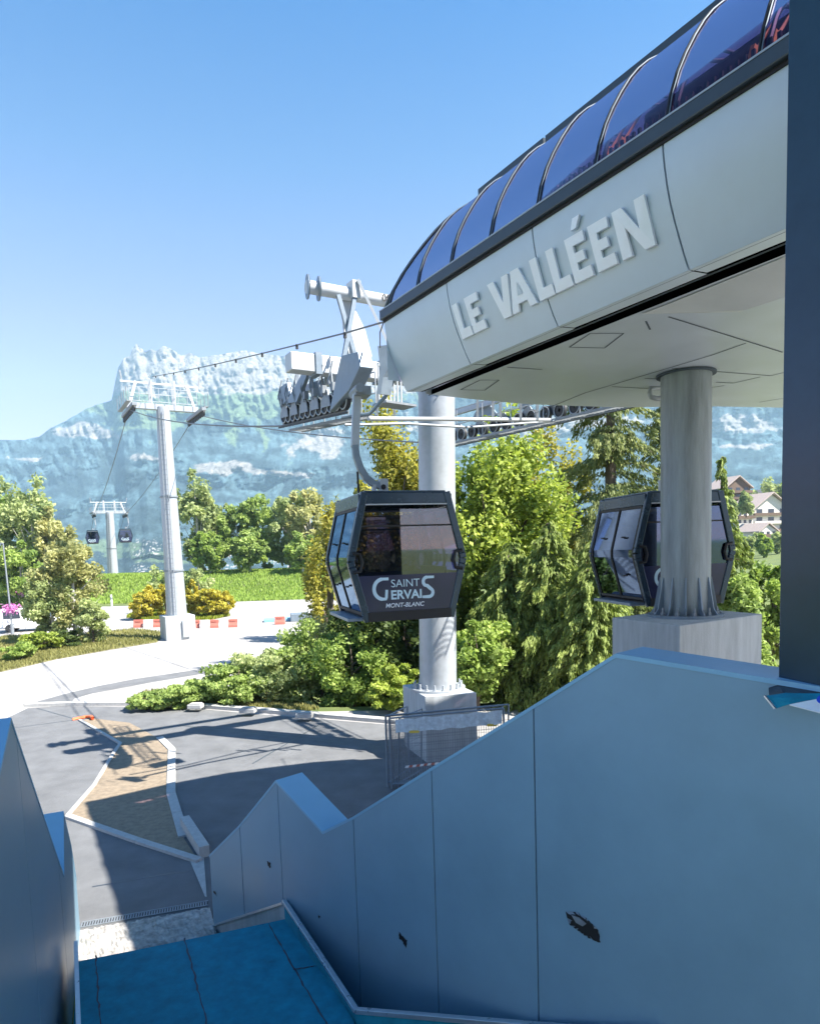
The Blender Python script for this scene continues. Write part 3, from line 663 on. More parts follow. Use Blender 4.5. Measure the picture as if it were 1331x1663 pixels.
# entrance mechanism hanging below the station nose
em = thing('entrance_rail', 'white guide rail running from the battery past the lift tower', 'guide rail', at_y(745, 680, 17))
b = MB(); b.tube([at_y(598, 680, 15.4), at_y(700, 680.5, 16.4), at_y(892, 682, 18.2)], .048, 12); b.build('rail', M['whitepaint'], em, smooth=True)
b = MB(); b.tube([at_y(560, 690, 15.6), at_y(660, 688, 16.3), at_y(760, 694, 17.6), at_y(900, 684, 19)], .03, 8); b.build('lower_rail', M['galvdk'], em, smooth=True)
for x in (612, 640, 775, 800, 812, 845, 872):
    b = MB(); b.bar(at_y(x, 640, 17.4), at_y(x, 683, 17.4), .06, .06); b.build('hanger', M['galvdk'], em)
cage = thing('service_cage', 'white service cage with vertical bars under the station nose', 'cage', at_y(635, 665, 16.2))
ca, cb_ = at_y(616, 662, 16.0), at_y(652, 662, 16.6)
b = MB()
for k in range(7): 
    q = ca + (cb_ - ca) * k / 6; b.tube([V(q[0], q[1], 9.45), V(q[0], q[1], 10.25)], .02, 6)
for z in (9.45, 10.25): b.bar(V(ca[0], ca[1], z), V(cb_[0], cb_[1], z), .06, .07)
b.build('bars', M['whitepaint'], cage)
b = MB(); b.bar(V(ca[0], ca[1] + .1, 9.40), V(cb_[0] + .2, cb_[1] + .1, 9.40), .5, .05); b.build('floor_plate', M['galvdk'], cage)
en = thing('nose_bracket', 'blue grey bracket and cables at the station nose', 'bracket', at_y(622, 590, 14.6))
b = MB(); b.prism([at_y(613, 562, 14.8), at_y(630, 560, 14.8), at_y(634, 590, 14.8), at_y(622, 612, 14.8), at_y(618, 640, 14.8), at_y(611, 640, 14.8), at_y(617, 600, 14.8)], RN * .25); b.build('plate', M['bluegalv'], en)
b = MB(); b.tube([at_y(624, 520, 14.6), at_y(617, 540, 14.6), at_y(617, 565, 14.6)], .014, 6); b.tube([at_y(636, 500, 14.2), at_y(630, 480, 14.4), at_y(640, 474, 14.6)], .014, 6); b.build('cable', M['rubber'], en)
b = MB(); b.tube([at_y(640, 615, 15), at_y(625, 645, 15.2), at_y(600, 672, 15.3), at_y(555, 678, 15.4)], .045, 8); b.build('hose', M['bluegalv'], en, smooth=True)

def tower(label, base, top, rb, rt, gauge, group, rope_drop=.25, foot=True):
    base, top = V(*base), V(*top)
    th = thing('lift_tower', label, 'lift tower', base, group=group); ax = (top - base); Hh = np.linalg.norm(ax); ax /= Hh
    b = MB(); fr = [0, .30, .302, .62, .622, 1.0]; rr = [rb + (rt - rb) * f for f in fr]
    b.tube([base + ax * Hh * f for f in fr], rr, 32); b.build('shaft', M['galv'], th, smooth=True)
    for f in (.30, .62):
        b = MB(); r_ = rb + (rt - rb) * f; b.tube([base + ax * (Hh * f - .06), base + ax * (Hh * f + .06)], r_ + .07, 32); b.build('joint_flange', M['galvdk'], th, smooth=True)
    side = V(.9, -.42, 0)
    b = MB()
    for s in (-.16, .16):
        b.tube([base + ax * 1.0 + V(.1, -1, 0) * (rb + .1) + V(1, .1, 0) * s, base + ax * (Hh - .2) + V(.1, -1, 0) * (rt + .1) + V(1, .1, 0) * s], .025, 6)
    for k in range(int(Hh / .35)):
        f = (1.0 + k * .35) / Hh
        if f > .98: break
        c = base + ax * Hh * f + V(.1, -1, 0) * (rb + (rt - rb) * f + .1); b.bar(c - V(1, .1, 0) * .16, c + V(1, .1, 0) * .16, .025, .025)
    b.build('ladder', M['galvdk'], th)
    if foot:
        b = MB(); b.box(base + V(0, 0, .8), (2.1, 2.1, 1.9), RN, RD); b.build('footing', M['concrete'], th, bevel=.04)
        b = MB(); b.box(base + V(0, 0, .8) - RD * 1.06 + RN * .35, (.5, .3, 1.2), RN, RD); b.build('cabinet', M['galv'], th)
    C = lambda t, z, f=0: top + RN * t + RD * f + ZZ * z
    b = MB(); b.bar(C(-gauge - .15, 0), C(gauge + .15, 0), .38, .40); b.build('crossbeam', M['galv'], th)
    b = MB()
    for s in (-1, 1):
        b.bar(C(s * gauge * .35, .2), C(s * gauge * .35, 1.9), .22, .22); b.bar(C(s * gauge * .95, .2), C(s * gauge * .75, 1.7), .2, .2)
    b.bar(C(-gauge - .45, 1.62), C(gauge + .3, 1.62), .10, .12); b.build('work_frame', M['whitepaint'], th)
    for s in (-1, 1):
        b = MB(); b.bar(C(s * (gauge + .3), 1.6), C(s * (gauge + .42), 2.35), .06, .10); b.build('frame_tip', M['galvdk'], th)
    b = MB()
    for k in range(8):
        t = -gauge + 2 * gauge * k / 7; b.tube([C(t, .25, -.5), C(t, 1.2, -.5)], .025, 5)
    for z in (.25, .75, 1.2): b.tube([C(-gauge, z, -.5), C(gauge, z, -.5)], .025, 5)
    b.build('railing', M['galv'], th)
    for s in (-1, 1):
        b = MB(); b.bar(C(s * gauge, -rope_drop - .1, -2.4), C(s * gauge, -rope_drop - .1, 2.4), .3, .22); b.bar(C(s * (gauge + .28), -.1, -2.0), C(s * (gauge + .28), -.1, 2.0), .3, .06)
        for k in range(5): b.bar(C(s * (gauge + .42), -.1, -2.0 + 1.0 * k), C(s * (gauge + .42), .8, -2.0 + 1.0 * k), .04, .04)
        bo = b.build('roller_frame', M['galvdk'], th)
        b = MB()
        for k in range(10):
            b.disc(C(s * gauge, -rope_drop - .35 + .0, -2.2 + .49 * k), RN, .23, .1, 12)
        b.build('rollers', M['rubber'], bo, smooth=True)
    return th, C
t1b = at_z(290, 1037, 0); t1t = at_y(264.5, 662, t1b[1] + .1)
tw1, C1 = tower('tall pale lift tower with ladder, standing by the red and white barriers', t1b, t1t, .74, .46, 2.3, 'lift towers down the line')
dR = (V(t1b[0], t1b[1], 0) - V(tb[0], tb[1], 0)); 
t2b = at_y(187, 985, 112); t2t = at_y(178, 832, 112)
tw2, C2 = tower('small distant lift tower between two hanging cabins beyond the meadow', t2b, t2t, .95, .62, 2.35, 'lift towers down the line', foot=False)
def ropecurve(a, c, sag, n=24):
    a, c = V(*a), V(*c); return [a + (c - a) * t - ZZ * sag * 4 * t * (1 - t) for t in np.linspace(0, 1, n)]
def rope(label, pts, r, name='haul_rope', cat='rope', mat='rope', group='haul ropes'):
    b = MB(); b.tube(pts, r, 6); o = b.build(name, M[mat], smooth=True); return tag(o, label, cat, group)
zq = -.30
rope('steel haul rope from the near roller battery over the left end of the tall tower', ropecurve(P1(-1.3, 0, .03), P1(3.1, 0, 0), 0, 3)[:-1] + ropecurve(P1(3.1, 0, 0), C1(-2.3, zq), .35) + ropecurve(C1(-2.3, zq), C2(-2.3, zq), .7)[1:], .03)
rope('steel haul rope from the far roller battery over the right end of the tall tower', ropecurve(P2(-4, 0, .03), P2(3.8, 0, .03), 0, 3)[:-1] + ropecurve(P2(3.8, 0, .03), C1(2.3, zq), .35) + ropecurve(C1(2.3, zq), C2(2.3, zq), .7)[1:], .03)
fr_ = [C2(s * 2.3, zq) for s in (-1, 1)]
rope('haul rope dropping from the distant tower into the valley on its left', ropecurve(fr_[0], fr_[0] + RD * 160 + V(0, 0, -55), 3), .03)
rope('haul rope dropping from the distant tower into the valley on its right', ropecurve(fr_[1], fr_[1] + RD * 160 + V(0, 0, -55), 3), .03)
comm = thing('signal_cable', 'dark signal cable with clips rising from the tall tower to the station', 'cable', at_y(430, 580, 30))
cpts = ropecurve(C1(-.6, 2.1), at_y(560, 541, 17.6), .08, 20) + [at_y(640, 518, 15.0)]
b = MB(); b.tube(cpts, .022, 6); b.build('cable', M['rope'], comm, smooth=True)
b = MB()
for p in cpts[1:-1:2]: b.box(p - ZZ * .05, (.06, .08, .14), RN, RD)
b.build('clips', M['rubber'], comm)

# ================================================================== GONDOLA CABINS
def make_cabin(label, group):
    th = thing('gondola_cabin', label, 'gondola cabin', (0, 0, 0), 0, group)
    hb, hm, ht, zm, Hc, D = .79, 1.065, .77, 1.08, 2.28, 1.02
    def hexa(y, k=1.0, ins=0.0): return [V(-hb + ins, y, .04 + ins), V(hb - ins, y, .04 + ins), V(hm - ins, y, zm), V(ht - ins, y, Hc - ins), V(-ht + ins, y, Hc - ins), V(-hm + ins, y, zm)]
    # four bent corner posts with top and bottom rails (front and back hoops)
    for y in (-D, D):
        sg = -1 if y < 0 else 1
        for sx in (-1, 1):
            b = MB()
            pts = [V(sx * hb, y, 0), V(sx * (hm - .02), y, zm - .1), V(sx * hm, y, zm), V(sx * (hm - .02), y, zm + .1), V(sx * ht, y, Hc + .02)]
            for a, c in zip(pts[:-1], pts[1:]): b.bar(a, c, .10, .13, (1, 0, 0))
            b.build('corner_post', M['cabin'], th, bevel=.015)
        b = MB(); b.bar(V(-ht, y * .985, Hc - .09), V(ht, y * .985, Hc - .09), .10, .20); b.build('header', M['cabin'], th, bevel=.01)
        b = MB(); b.bar(V(-hb, y, .08), V(hb, y, .08), .12, .17); b.build('sill', M['black'], th)
        b = MB(); yl = y + sg * .012; i0 = .06
        xl = lambda z: (hb + (hm - hb) * (z - .04) / (zm - .04)) if z <= zm else (hm + (ht - hm) * (z - zm) / (Hc - zm))
        zt_ = .82
        b.prism([V(-xl(.16) + i0, yl, .16), V(xl(.16) - i0, yl, .16), V(xl(zt_) - i0, yl, zt_), V(-xl(zt_) + i0, yl, zt_)], V(0, sg * .02, 0)); b.build('lower_panel', M['navy'], th)
        b = MB()
        b.quad(*[V(sx_ * (xl(z) - i0), yl, z) for sx_, z in ((-1, zt_), (1, zt_), (1, zm), (1, 2.0), (-1, 2.0), (-1, zm))]); b.build('end_window', M['glass'], th)
        b = MB(); b.bar(V(-xl(1.70) + .04, yl - sg * .01, 1.70), V(xl(1.70) - .04, yl - sg * .01, 1.70), .03, .03); b.build('window_bar', M['black'], th)
        b = MB(); b.bar(V(-ht, y + sg * .06, Hc - .20), V(ht * .98, y + sg * .06, Hc - .20), .02, .025); b.build('header_strip', M['galv'], th)
        for sx in (-1, 1):      # rubber bumpers at the widest point
            b = MB(); c = V(sx * (hm - .10), y + sg * .05, zm - .02)
            q = [c + V(sx * .07, 0, .17), c + V(-sx * .06, 0, .15), c + V(-sx * .10, 0, .0), c + V(-sx * .06, 0, -.15), c + V(sx * .07, 0, -.17)]
            b.tube(q, .032, 8); b.build('bumper', M['black'], th, smooth=True)
    # roof and floor
    b = MB(); b.prism([V(-ht, -D, Hc), V(ht, -D, Hc), V(ht, D, Hc), V(-ht, D, Hc)], V(0, 0, .05)); b.build('roof', M['cabin'], th, bevel=.02)
    b = MB(); b.prism([V(-hb, -D, 0), V(hb, -D, 0), V(hb, D, 0), V(-hb, D, 0)], V(0, 0, .08)); b.build('floor', M['black'], th)
    # sides: two door leaves on the boarding side, fixed glazing opposite
    for sx in (-1, 1):
        for y0, y1 in ((-D + .09, -.01), (.01, D - .09)):
            b = MB(); o_ = .045 * sx; zz = [.14, .60, 1.0, 1.16, 1.6, 2.02]
            for za, zb_ in zip(zz[:-1], zz[1:]):
                xa, xb = [sx * ((hb + (hm - hb) * (z - .04) / (zm - .04)) if z <= zm else (hm + (ht - hm) * (z - zm) / (Hc - zm))) + o_ for z in (za, zb_)]
                if sx < 0: b.quad(V(xa, y1, za), V(xa, y0, za), V(xb, y0, zb_), V(xb, y1, zb_))
                else: b.quad(V(xa, y0, za), V(xa, y1, za), V(xb, y1, zb_), V(xb, y0, zb_))
            o = b.build('door', M['sideglass'] if sx < 0 else M['mirror'], th, smooth=True)
            f = MB()
            pts = lambda y: [V(sx * ((hb + (hm - hb) * (z - .04) / (zm - .04)) if z <= zm else (hm + (ht - hm) * (z - zm) / (Hc - zm))) + o_, y, z) for z in zz]
            for y in (y0, y1):
                p = pts(y)
                for a, c in zip(p[:-1], p[1:]): f.bar(a, c, .04, .035, (1, 0, 0))
            for p in (pts(y0)[0], pts(y0)[-1]): f.bar(p, p + V(0, y1 - y0, 0), .04, .05)
            f.build('door_frame', M['black'], o)
            for z in (.62, 1.42):
                h = MB()
                xa = sx * ((hb + (hm - hb) * (z - .04) / (zm - .04)) if z <= zm else (hm + (ht - hm) * (z - zm) / (Hc - zm))) + o_ + .03 * sx
                h.tube([V(xa, (y0 + y1) / 2 - .08, z), V(xa + .02 * sx, (y0 + y1) / 2, z), V(xa, (y0 + y1) / 2 + .08, z)], .018, 6)
                h.build('door_hinge', M['black'], o)
        b = MB(); b.bar(V(sx * (ht + .04), -D, Hc - .12), V(sx * (ht + .04), D, Hc - .12), .14, .22); b.build('side_header', M['cabin'], th, bevel=.01)
        if sx < 0:
            b = MB(); b.bar(V(sx * (hb + .16), -.85, .03), V(sx * (hb + .16), .85, .03), .34, .06); b.build('step', M['bluegalv'], th, bevel=.01)
        b = MB(); b.bar(V(sx * .62, -.8, .48), V(sx * .62, .8, .48), .40, .06); b.bar(V(sx * .80, -.8, .72), V(sx * .86, .8, .72), .05, .42); b.build('bench', M['black'], th)
    # hanger: roof bracket, swan-neck arm, straight upper arm and grip
    b = MB(); b.box(V(-.13, 0, Hc + .18), (.16, .16, .36)); b.box(V(-.32, 0, Hc + .12), (.06, .14, .26)); b.build('hanger_bracket', M['galv'], th)
    b = MB(); b.tube([V(-.15, -.1, Hc + .2), V(-.15, .1, Hc + .2)], .05, 10); b.build('pivot', M['black'], th, smooth=True)
    arm = [V(-.16, 0, Hc + .22), V(-.32, 0, Hc + .27), V(-.46, 0, Hc + .38), V(-.57, 0, Hc + .56), V(-.64, 0, Hc + .78), V(-.66, 0, Hc + .98)]
    b = MB()
    for a, c in zip(arm[:-1], arm[1:]): b.bar(a, c + (c - a) * .08, .12, .12, (1, 0, 0))
    b.build('swan_neck', M['bluegalv'], th)
    b = MB(); b.bar(arm[-1] - V(0, 0, .02), V(-.58, 0, Hc + 1.95), .15, .10, (0, 1, 0)); b.build('hanger_arm', M['galv'], th, bevel=.01)
    b = MB(); b.tube([V(-.58, .3, Hc + 2.0), V(-.58, -.3, Hc + 2.0)], .09, 10); b.box(V(-.5, 0, Hc + 1.98), (.3, .4, .16)); b.build('grip', M['galvdk'], th)
    b = MB(); b.bar(arm[3] + V(-.06, 0, -.06), V(-.62, 0, Hc + .04), .035, .035, (1, 0, 0)); b.build('damper', M['black'], th)
    return th
def cabin_text(th):
    y = -1.02 - .035
    def put(body, size, cx, z, bold, shear, name, mat, sxl=1.0):
        vs, fs = text_mesh(body, size, .003, bold, shear)
        b = MB(); b.v = [tuple((WM[th.name] @ Vector((cx + vx * sxl, y - vz, z + vy)))) for vx, vy, vz in vs]; b.f = fs; b.build(name, mat, pan)
    pan = [c for c in th.children if c.name.startswith('lower_panel')][0]
    put('SAINT', .20, -.075, .60, -.001, 0, 'lettering', M['decal'], 1.0)
    put('ERVAI', .225, -.06, .385, .006, .0, 'lettering', M['decal'], 1.02)
    put('MONT-BLANC', .112, -.10, .235, .001, .2, 'lettering', M['decalw'], 1.0)
    # the large swung G and S that frame the two lines
    def stroke(pts, w):
        b = MB(); P = [V(p[0] - .16, y, p[1]) for p in pts]
        Ls, Rs = [], []
        for i, p in enumerate(P):
            d = P[min(i + 1, len(P) - 1)] - P[max(i - 1, 0)]; d /= np.linalg.norm(d); n = V(-d[2], 0, d[0]); ww = (w[i] if hasattr(w, '__len__') else w) / 2
            Ls.append(p + n * ww); Rs.append(p - n * ww)
        tr = lambda q: tuple(WM[th.name] @ Vector(q))
        n_ = len(P); b.v = [tr(q) for q in Ls] + [tr(q) for q in Rs] + [tr(q + V(0, -.006, 0)) for q in Ls] + [tr(q + V(0, -.006, 0)) for q in Rs]
        for i in range(n_ - 1):
            b.f.append((2 * n_ + i, 2 * n_ + i + 1, 3 * n_ + i + 1, 3 * n_ + i)); b.f.append((i, i + 1, 2 * n_ + i + 1, 2 * n_ + i)); b.f.append((n_ + i, n_ + i + 1, 3 * n_ + i + 1, 3 * n_ + i))
        b.build('lettering', M['decal'], pan)
    g = [(-.23, .755), (-.34, .755)] + [(-.34 + .165 * math.cos(a), .575 + .165 * math.sin(a) * 1.09) for a in np.linspace(R(100), R(260), 16)] + [(-.36, .396), (-.285, .396), (-.282, .42), (-.27, .56)]
    stroke(g, [.05] * 2 + [.065] * 16 + [.055, .05, .05, .05])
    s_ = [(.635, .755), (.50, .755)] + [(.50 + .075 * math.cos(a), .675 + .08 * math.sin(a)) for a in np.linspace(R(95), R(235), 9)] + [(.50, .60), (.56, .545)] + [(.53 + .075 * math.cos(a), .475 + .078 * math.sin(a)) for a in np.linspace(R(35), R(-90), 9)] + [(.40, .397)]
    stroke(s_, [.045, .05] + [.06] * 9 + [.065, .065] + [.06] * 9 + [.045])
def place(th, p, rz):
    th.location = tuple(map(float, p)); th.rotation_euler = (0, 0, rz)
    WM[th.name] = Matrix.Translation(th.location) @ Matrix.Rotation(rz, 4, 'Z')
G_C = 'cabins of the gondola lift'
cab1 = make_cabin('dark navy gondola cabin with white town lettering under the station nose', G_C)
cab_pl = copy_tree(cab1)       # plain copy kept for the other cabins
cabin_text(cab1)
place(cab1, at_y(640, 998, 13.3), R(17.5))
cab2 = cab_pl; cab2['label'] = 'gondola cabin with mirror-like windows half hidden by the stained station column'
for ch in cab2.children:
    if ch.name.startswith('end_window') or ch.name.startswith('door'):
        ch.data = ch.data.copy(); ch.data.materials[0] = M['mirror']
cabin_text(cab2)
for ch in cab2.children:
    if ch.name.split('.')[0] in ('hanger_bracket', 'pivot', 'swan_neck', 'hanger_arm', 'grip', 'damper'): ch.scale.x = -1
place(cab2, at_y(1068, 976, 14.9), R(10))
cab3 = copy_tree(cab_pl); cab3['label'] = 'distant dark cabin hanging left of the small far tower'
d3 = C2(-2.3, zq) + RD * 9; place(cab3, V(d3[0] + .5, d3[1], d3[2] - 4.28 - .3), R(26))
cab4 = copy_tree(cab_pl); cab4['label'] = 'distant grey cabin hanging right of the small far tower'
d4 = C2(2.3, zq) + RD * 4; place(cab4, V(d4[0] + .5, d4[1], d4[2] - 4.28 - .3), R(26))

# ================================================================== STAIR WALLS AND FOREGROUND
def stair_wall(label, p0, near, inner, thick, prof, jts, bottom, t_end):
    """profile (t,z) along 'near' from the far end p0; 'inner' = unit normal of the panelled face"""
    th = thing('stair_wall', label, 'wall', p0)
    p0 = V(p0[0], p0[1], 0); Pw = lambda t, o, z: p0 + near * t + inner * o + ZZ * z
    top = lambda t: float(np.interp(t, [q[0] for q in prof], [q[1] for q in prof]))
    ts = [q[0] for q in prof]
    b = MB(); po = [Pw(t, -.03, z - .02) for t, z in prof] + [Pw(t_end, -.03, -1.0), Pw(prof[0][0], -.03, -1.0)]
    b.prism(po, -inner * (thick - .03)); b.build('core', M['seam'], th)
    edges = [prof[0][0]] + jts + [t_end]
    for a, c in zip(edges[:-1], edges[1:]):
        a_, c_ = a + .007, c - .007
        tt = [a_] + [t for t in ts if a_ < t < c_] + [c_]
        bt = [c_] + [t for t in [q[0] for q in bottom][::-1] if a_ < t < c_] + [a_]
        bz = lambda t: float(np.interp(t, [q[0] for q in bottom], [q[1] for q in bottom]))
        po = [Pw(t, 0, top(t) - .004) for t in tt] + [Pw(t, 0, bz(t)) for t in bt]
        b = MB(); b.prism(po, -inner * .028); o = b.build('wall_panel', M['panel'], th, bevel=.003)
    b = MB()
    for (ta, za), (tb_, zb_) in zip(prof[:-1], prof[1:]):
        if tb_ - ta < .02: continue
        b.prism([Pw(ta, .006, za - .03), Pw(tb_, .006, zb_ - .03), Pw(tb_, .006, zb_ + .004), Pw(ta, .006, za + .004)], -inner * (thick + .012))
    b.build('coping', M['coping'], th)
    return th, Pw
W0 = at_z(345, 1505, 0); wn = V(.687, -.727, 0); wi = V(-.727, -.687, 0)
rp_ = [(.05, 1.22), (1.09, 2.01), (2.16, 2.94), (3.2, 2.52), (3.82, 2.88), (5.15, 3.76), (6.44, 4.60), (7.24, 5.13), (8.41, 5.06), (11, 4.9)]
wallR, PR = stair_wall('long zigzag stair wall of flat grey panels below the station on the right', W0, wn, wi, .42, rp_, [1.09, 2.19, 3.82, 5.15, 6.44], [(0, 0.02), (2.2, 1.22), (2.21, -.6), (11, -.6)], 11)
b = MB(); b.prism([PR(.02, .012, -.3), PR(2.3, .012, -.3), PR(2.3, .012, 1.262), PR(.03, .012, 0.03)], -wi * .05); b.build('plinth', M['concrete'], wallR)
b = MB(); b.bar(PR(.0, .02, .02), PR(2.2, .02, 1.225), .03, .03); b.build('base_strip', M['edging'], wallR)
nW = wi
def on_wall(px, py, off=.004): return at_plane(px, py, PR(0, off, 0), nW)
for hole in ([(918, 1480), (934, 1481), (950, 1489), (960, 1499), (972, 1511), (974, 1531), (962, 1527), (948, 1519), (936, 1510), (923, 1500)], [(647, 1513), (652, 1519), (661, 1527), (659, 1540), (654, 1530), (648, 1524)], [(434, 1398), (440, 1402), (439, 1410), (435, 1406)], [(346, 1445), (350, 1449), (352, 1455), (348, 1451)], [(517, 1484), (520, 1489), (519, 1493), (516, 1488)]):
    rj = random.Random(len(hole) + int(hole[0][0])); jag = []
    for i_, p in enumerate(hole):
        q = hole[(i_ + 1) % len(hole)]
        for k_ in range(4): jag.append((p[0] + (q[0] - p[0]) * k_ / 4 + rj.uniform(-.9, .9), p[1] + (q[1] - p[1]) * k_ / 4 + rj.uniform(-.9, .9)))
    b = MB(); b.quad(*[on_wall(*p, .003) for p in jag]); b.build('torn_patch', M['black'], wallR)
    b = MB(); cx_, cy_ = np.mean([p[0] for p in hole]), np.mean([p[1] for p in hole])
    for k_ in range(len(jag)):
        if rj.random() < .45:
            p, q = jag[k_], jag[(k_ + 1) % len(jag)]; o_ = rj.uniform(.0, .35)
            b.quad(on_wall(*p, .004), on_wall(*q, .004), on_wall(q[0] + (cx_ - q[0]) * o_, q[1] + (cy_ - q[1]) * o_, .012), on_wall(p[0] + (cx_ - p[0]) * o_ * .6, p[1] + (cy_ - p[1]) * o_ * .6, .010))
    if b.f: b.build('torn_edge', M['bluegalv'], wallR)
b = MB(); b.prism([on_wall(*p, .005) for p in [(928, 1486), (940, 1490), (952, 1500), (946, 1504), (935, 1498)]], nW * .006); b.build('flake', M['galvdk'], wallR)
L0 = at_z(131, 1514, 0); ln = V(.394, -.919, 0); li = V(.919, .394, 0)
lp_ = [(0.0, .9), (.43, 1.62), (1.22, 2.45), (1.84, 1.78), (2.4, 2.25), (5.13, 4.66), (5.83, 4.43), (7.6, 3.9)]
wallL, PL = stair_wall('narrow zigzag stair wall of grey panels at the left edge', L0, ln, li, .45, lp_, [2.35, 4.9], [(0, 0), (.3, -.6), (8, -.6)], 7.6)
# covered landing below the eye (level 1 m) with its metal edging
zM = 1.0
Lp = [at_z(*p, zM) for p in [(128, 1561), (230, 1541), (348, 1517), (466, 1492), (574, 1657), (640, 1900), (100, 1900)]]
b = MB(); b.prism([Lp[0], Lp[1], Lp[2], Lp[3], Lp[4], Lp[5], Lp[6]], (0, 0, -1.2)); b.build('landing', M['membrane'], kind='structure')
b = MB()
for a, c in (((300, 1523), (345, 1700)), ((435, 1500), (540, 1680)), ((155, 1552), (166, 1700)), ((476, 1575), (520, 1568))):
    A, C = at_z(*a, zM), at_z(*c, zM); d = C - A; n_ = 24; jj = random.Random(int(a[0]))
    pr = None
    for k in range(n_ + 1):
        q = A + d * k / n_ + V(jj.uniform(-.012, .012), jj.uniform(-.012, .012), .004)
        if pr is not None:
            dd_ = q - pr; nn_ = V(-dd_[1], dd_[0], 0); nn_ = nn_ / np.linalg.norm(nn_) * jj.uniform(.004, .013); b.quad(pr - nn_, q - nn_, q + nn_, pr + nn_)
        pr = q
b.build('membrane_seam', M['seam'], kind='structure')
ed = thing('metal_edging', 'bright aluminium edging around the blue membrane landing beside the long wall', 'edging', at_z(574, 1657, zM))
e0 = at_plane(461, 1463, PR(0, .03, 0), nW); e1 = at_z(578, 1641, 1.14); e2 = at_y(850, 1664, 5.85); e3 = at_y(1080, 1682, 4.85)
b = MB(); b.bar(e0, e1, .06, .05); b.bar(e1, e2, .06, .05); b.bar(e2, e3, .06, .05); b.build('cap', M['edging'], ed, bevel=.006)
b = MB(); b.prism([e0 + V(0, 0, -.02), e1 + V(0, 0, -.02), V(e1[0], e1[1], zM - .1), V(e0[0], e0[1], zM - .1)], V(.04, .04, 0)); b.build('upstand', M['membrane'], ed)
b = MB(); b.prism([e1 + V(0, 0, -.02), e2 + V(0, 0, -.02), e3 + V(0, 0, -.02), V(e3[0], e3[1], zM - 1.1), V(e1[0], e1[1], zM - .8)], V(.02, .05, 0)); b.build('stringer', M['membrane'], ed)
lf0, lf1 = at_z(123.5, 1531, 1.12), at_z(129, 1700, 1.12)
fl = MB(); fl.bar(lf0, lf1, .045, .05); fl.frame(lf0 + V(0, 0, -.4), lf1 - lf0, V(-.03, 0, 0), V(0, 0, .38)); tag(fl.build('wall_flashing', M['edging']), 'pale metal flashing where the blue landing meets the left wall', 'flashing')

# upper landing the picture is taken from, just below the frame
b = MB(); b.frame(V(-3.2, -6, 4.2), V(6.6, 0, 0), V(0, 7.2, 0), V(0, 0, .2)); b.build('upper_landing', M['concrete'], kind='structure')
# dark tower block whose corner closes the right edge of the view
bc = at_y(1263, 1111, 4.47); zb0 = bc[2]; bc = V(bc[0], bc[1], 0)
blk = thing('tower_block', 'dark blue clad building corner closing the right edge above the stair wall', 'building', (bc[0], bc[1], zb0))
b = MB(); b.frame(bc + ZZ * zb0, U * 11, VV * 2.3, ZZ * 17); b.build('facade', M['clad'], blk, bevel=.006)
b = MB(); b.prism([V(1.4, 5.6, 15.2), V(4.3, 6.5, 15.2), V(6.6, 4.6, 15.2), V(10.2, -1, 15.2), V(8, -7, 15.2), V(4, -7, 15.2), V(1.2, 0, 15.2)], V(0, 0, .5)); b.build('added_shade_slab', M['clad'], blk)  # unseen slab added overhead to keep sun off the stair walls and landing
# torn dark membrane and a white sheet lying on the coping at the block's foot
sh = thing('membrane_offcut', 'torn dark membrane offcut under the corner of the dark building', 'membrane', at_y(1275, 1130, 4.35))
pp = lambda l, dz=0: [at_y(*p) + V(0, 0, dz) for p in l]
b = MB(); b.prism(pp([(1247, 1117, 4.42), (1262, 1112, 4.40), (1331, 1124, 4.2), (1345, 1138, 4.1), (1300, 1131, 4.18), (1272, 1127, 4.26), (1248, 1129, 4.3)]), V(0, 0, -.012)); b.build('flap', M['trim'], sh)
b = MB(); q = pp([(1241, 1130, 4.22), (1275, 1125, 4.2), (1310, 1126, 4.12), (1345, 1126, 4.05), (1345, 1140, 3.98), (1312, 1137, 4.06), (1283, 1143, 4.1), (1258, 1151, 4.14)]); b.prism(q, V(.01, .02, -.006)); b.build('fold', M['membrane'], sh)
b = MB(); b.bar(at_y(1241, 1130, 4.2), at_y(1258, 1151, 4.12), .012, .012); b.build('pale_edge', M['edging'], sh)
ws = MB(); ws.prism(pp([(1281, 1144, 4.05), (1331, 1134, 3.96), (1350, 1130, 3.9), (1350, 1160, 3.84), (1331, 1157, 3.88)]), V(0, 0, -.006)); wso = ws.build('white_sheet', M['white']); tag(wso, 'white sheet with blue disc tucked under the dark membrane offcut', 'sheet')
cB = at_y(1333, 1137, 3.90); exx = at_y(1343, 1137, 3.88) - cB; eyy = at_y(1333, 1144, 3.87) - cB
b = MB(); b.prism([cB + V(0, -.01, .006) + exx * math.cos(a) + eyy * math.sin(a) for a in np.linspace(0, 2 * math.pi, 25)[:-1]], V(0, -.004, .004)); b.build('blue_disc', M['bluesign'], wso)

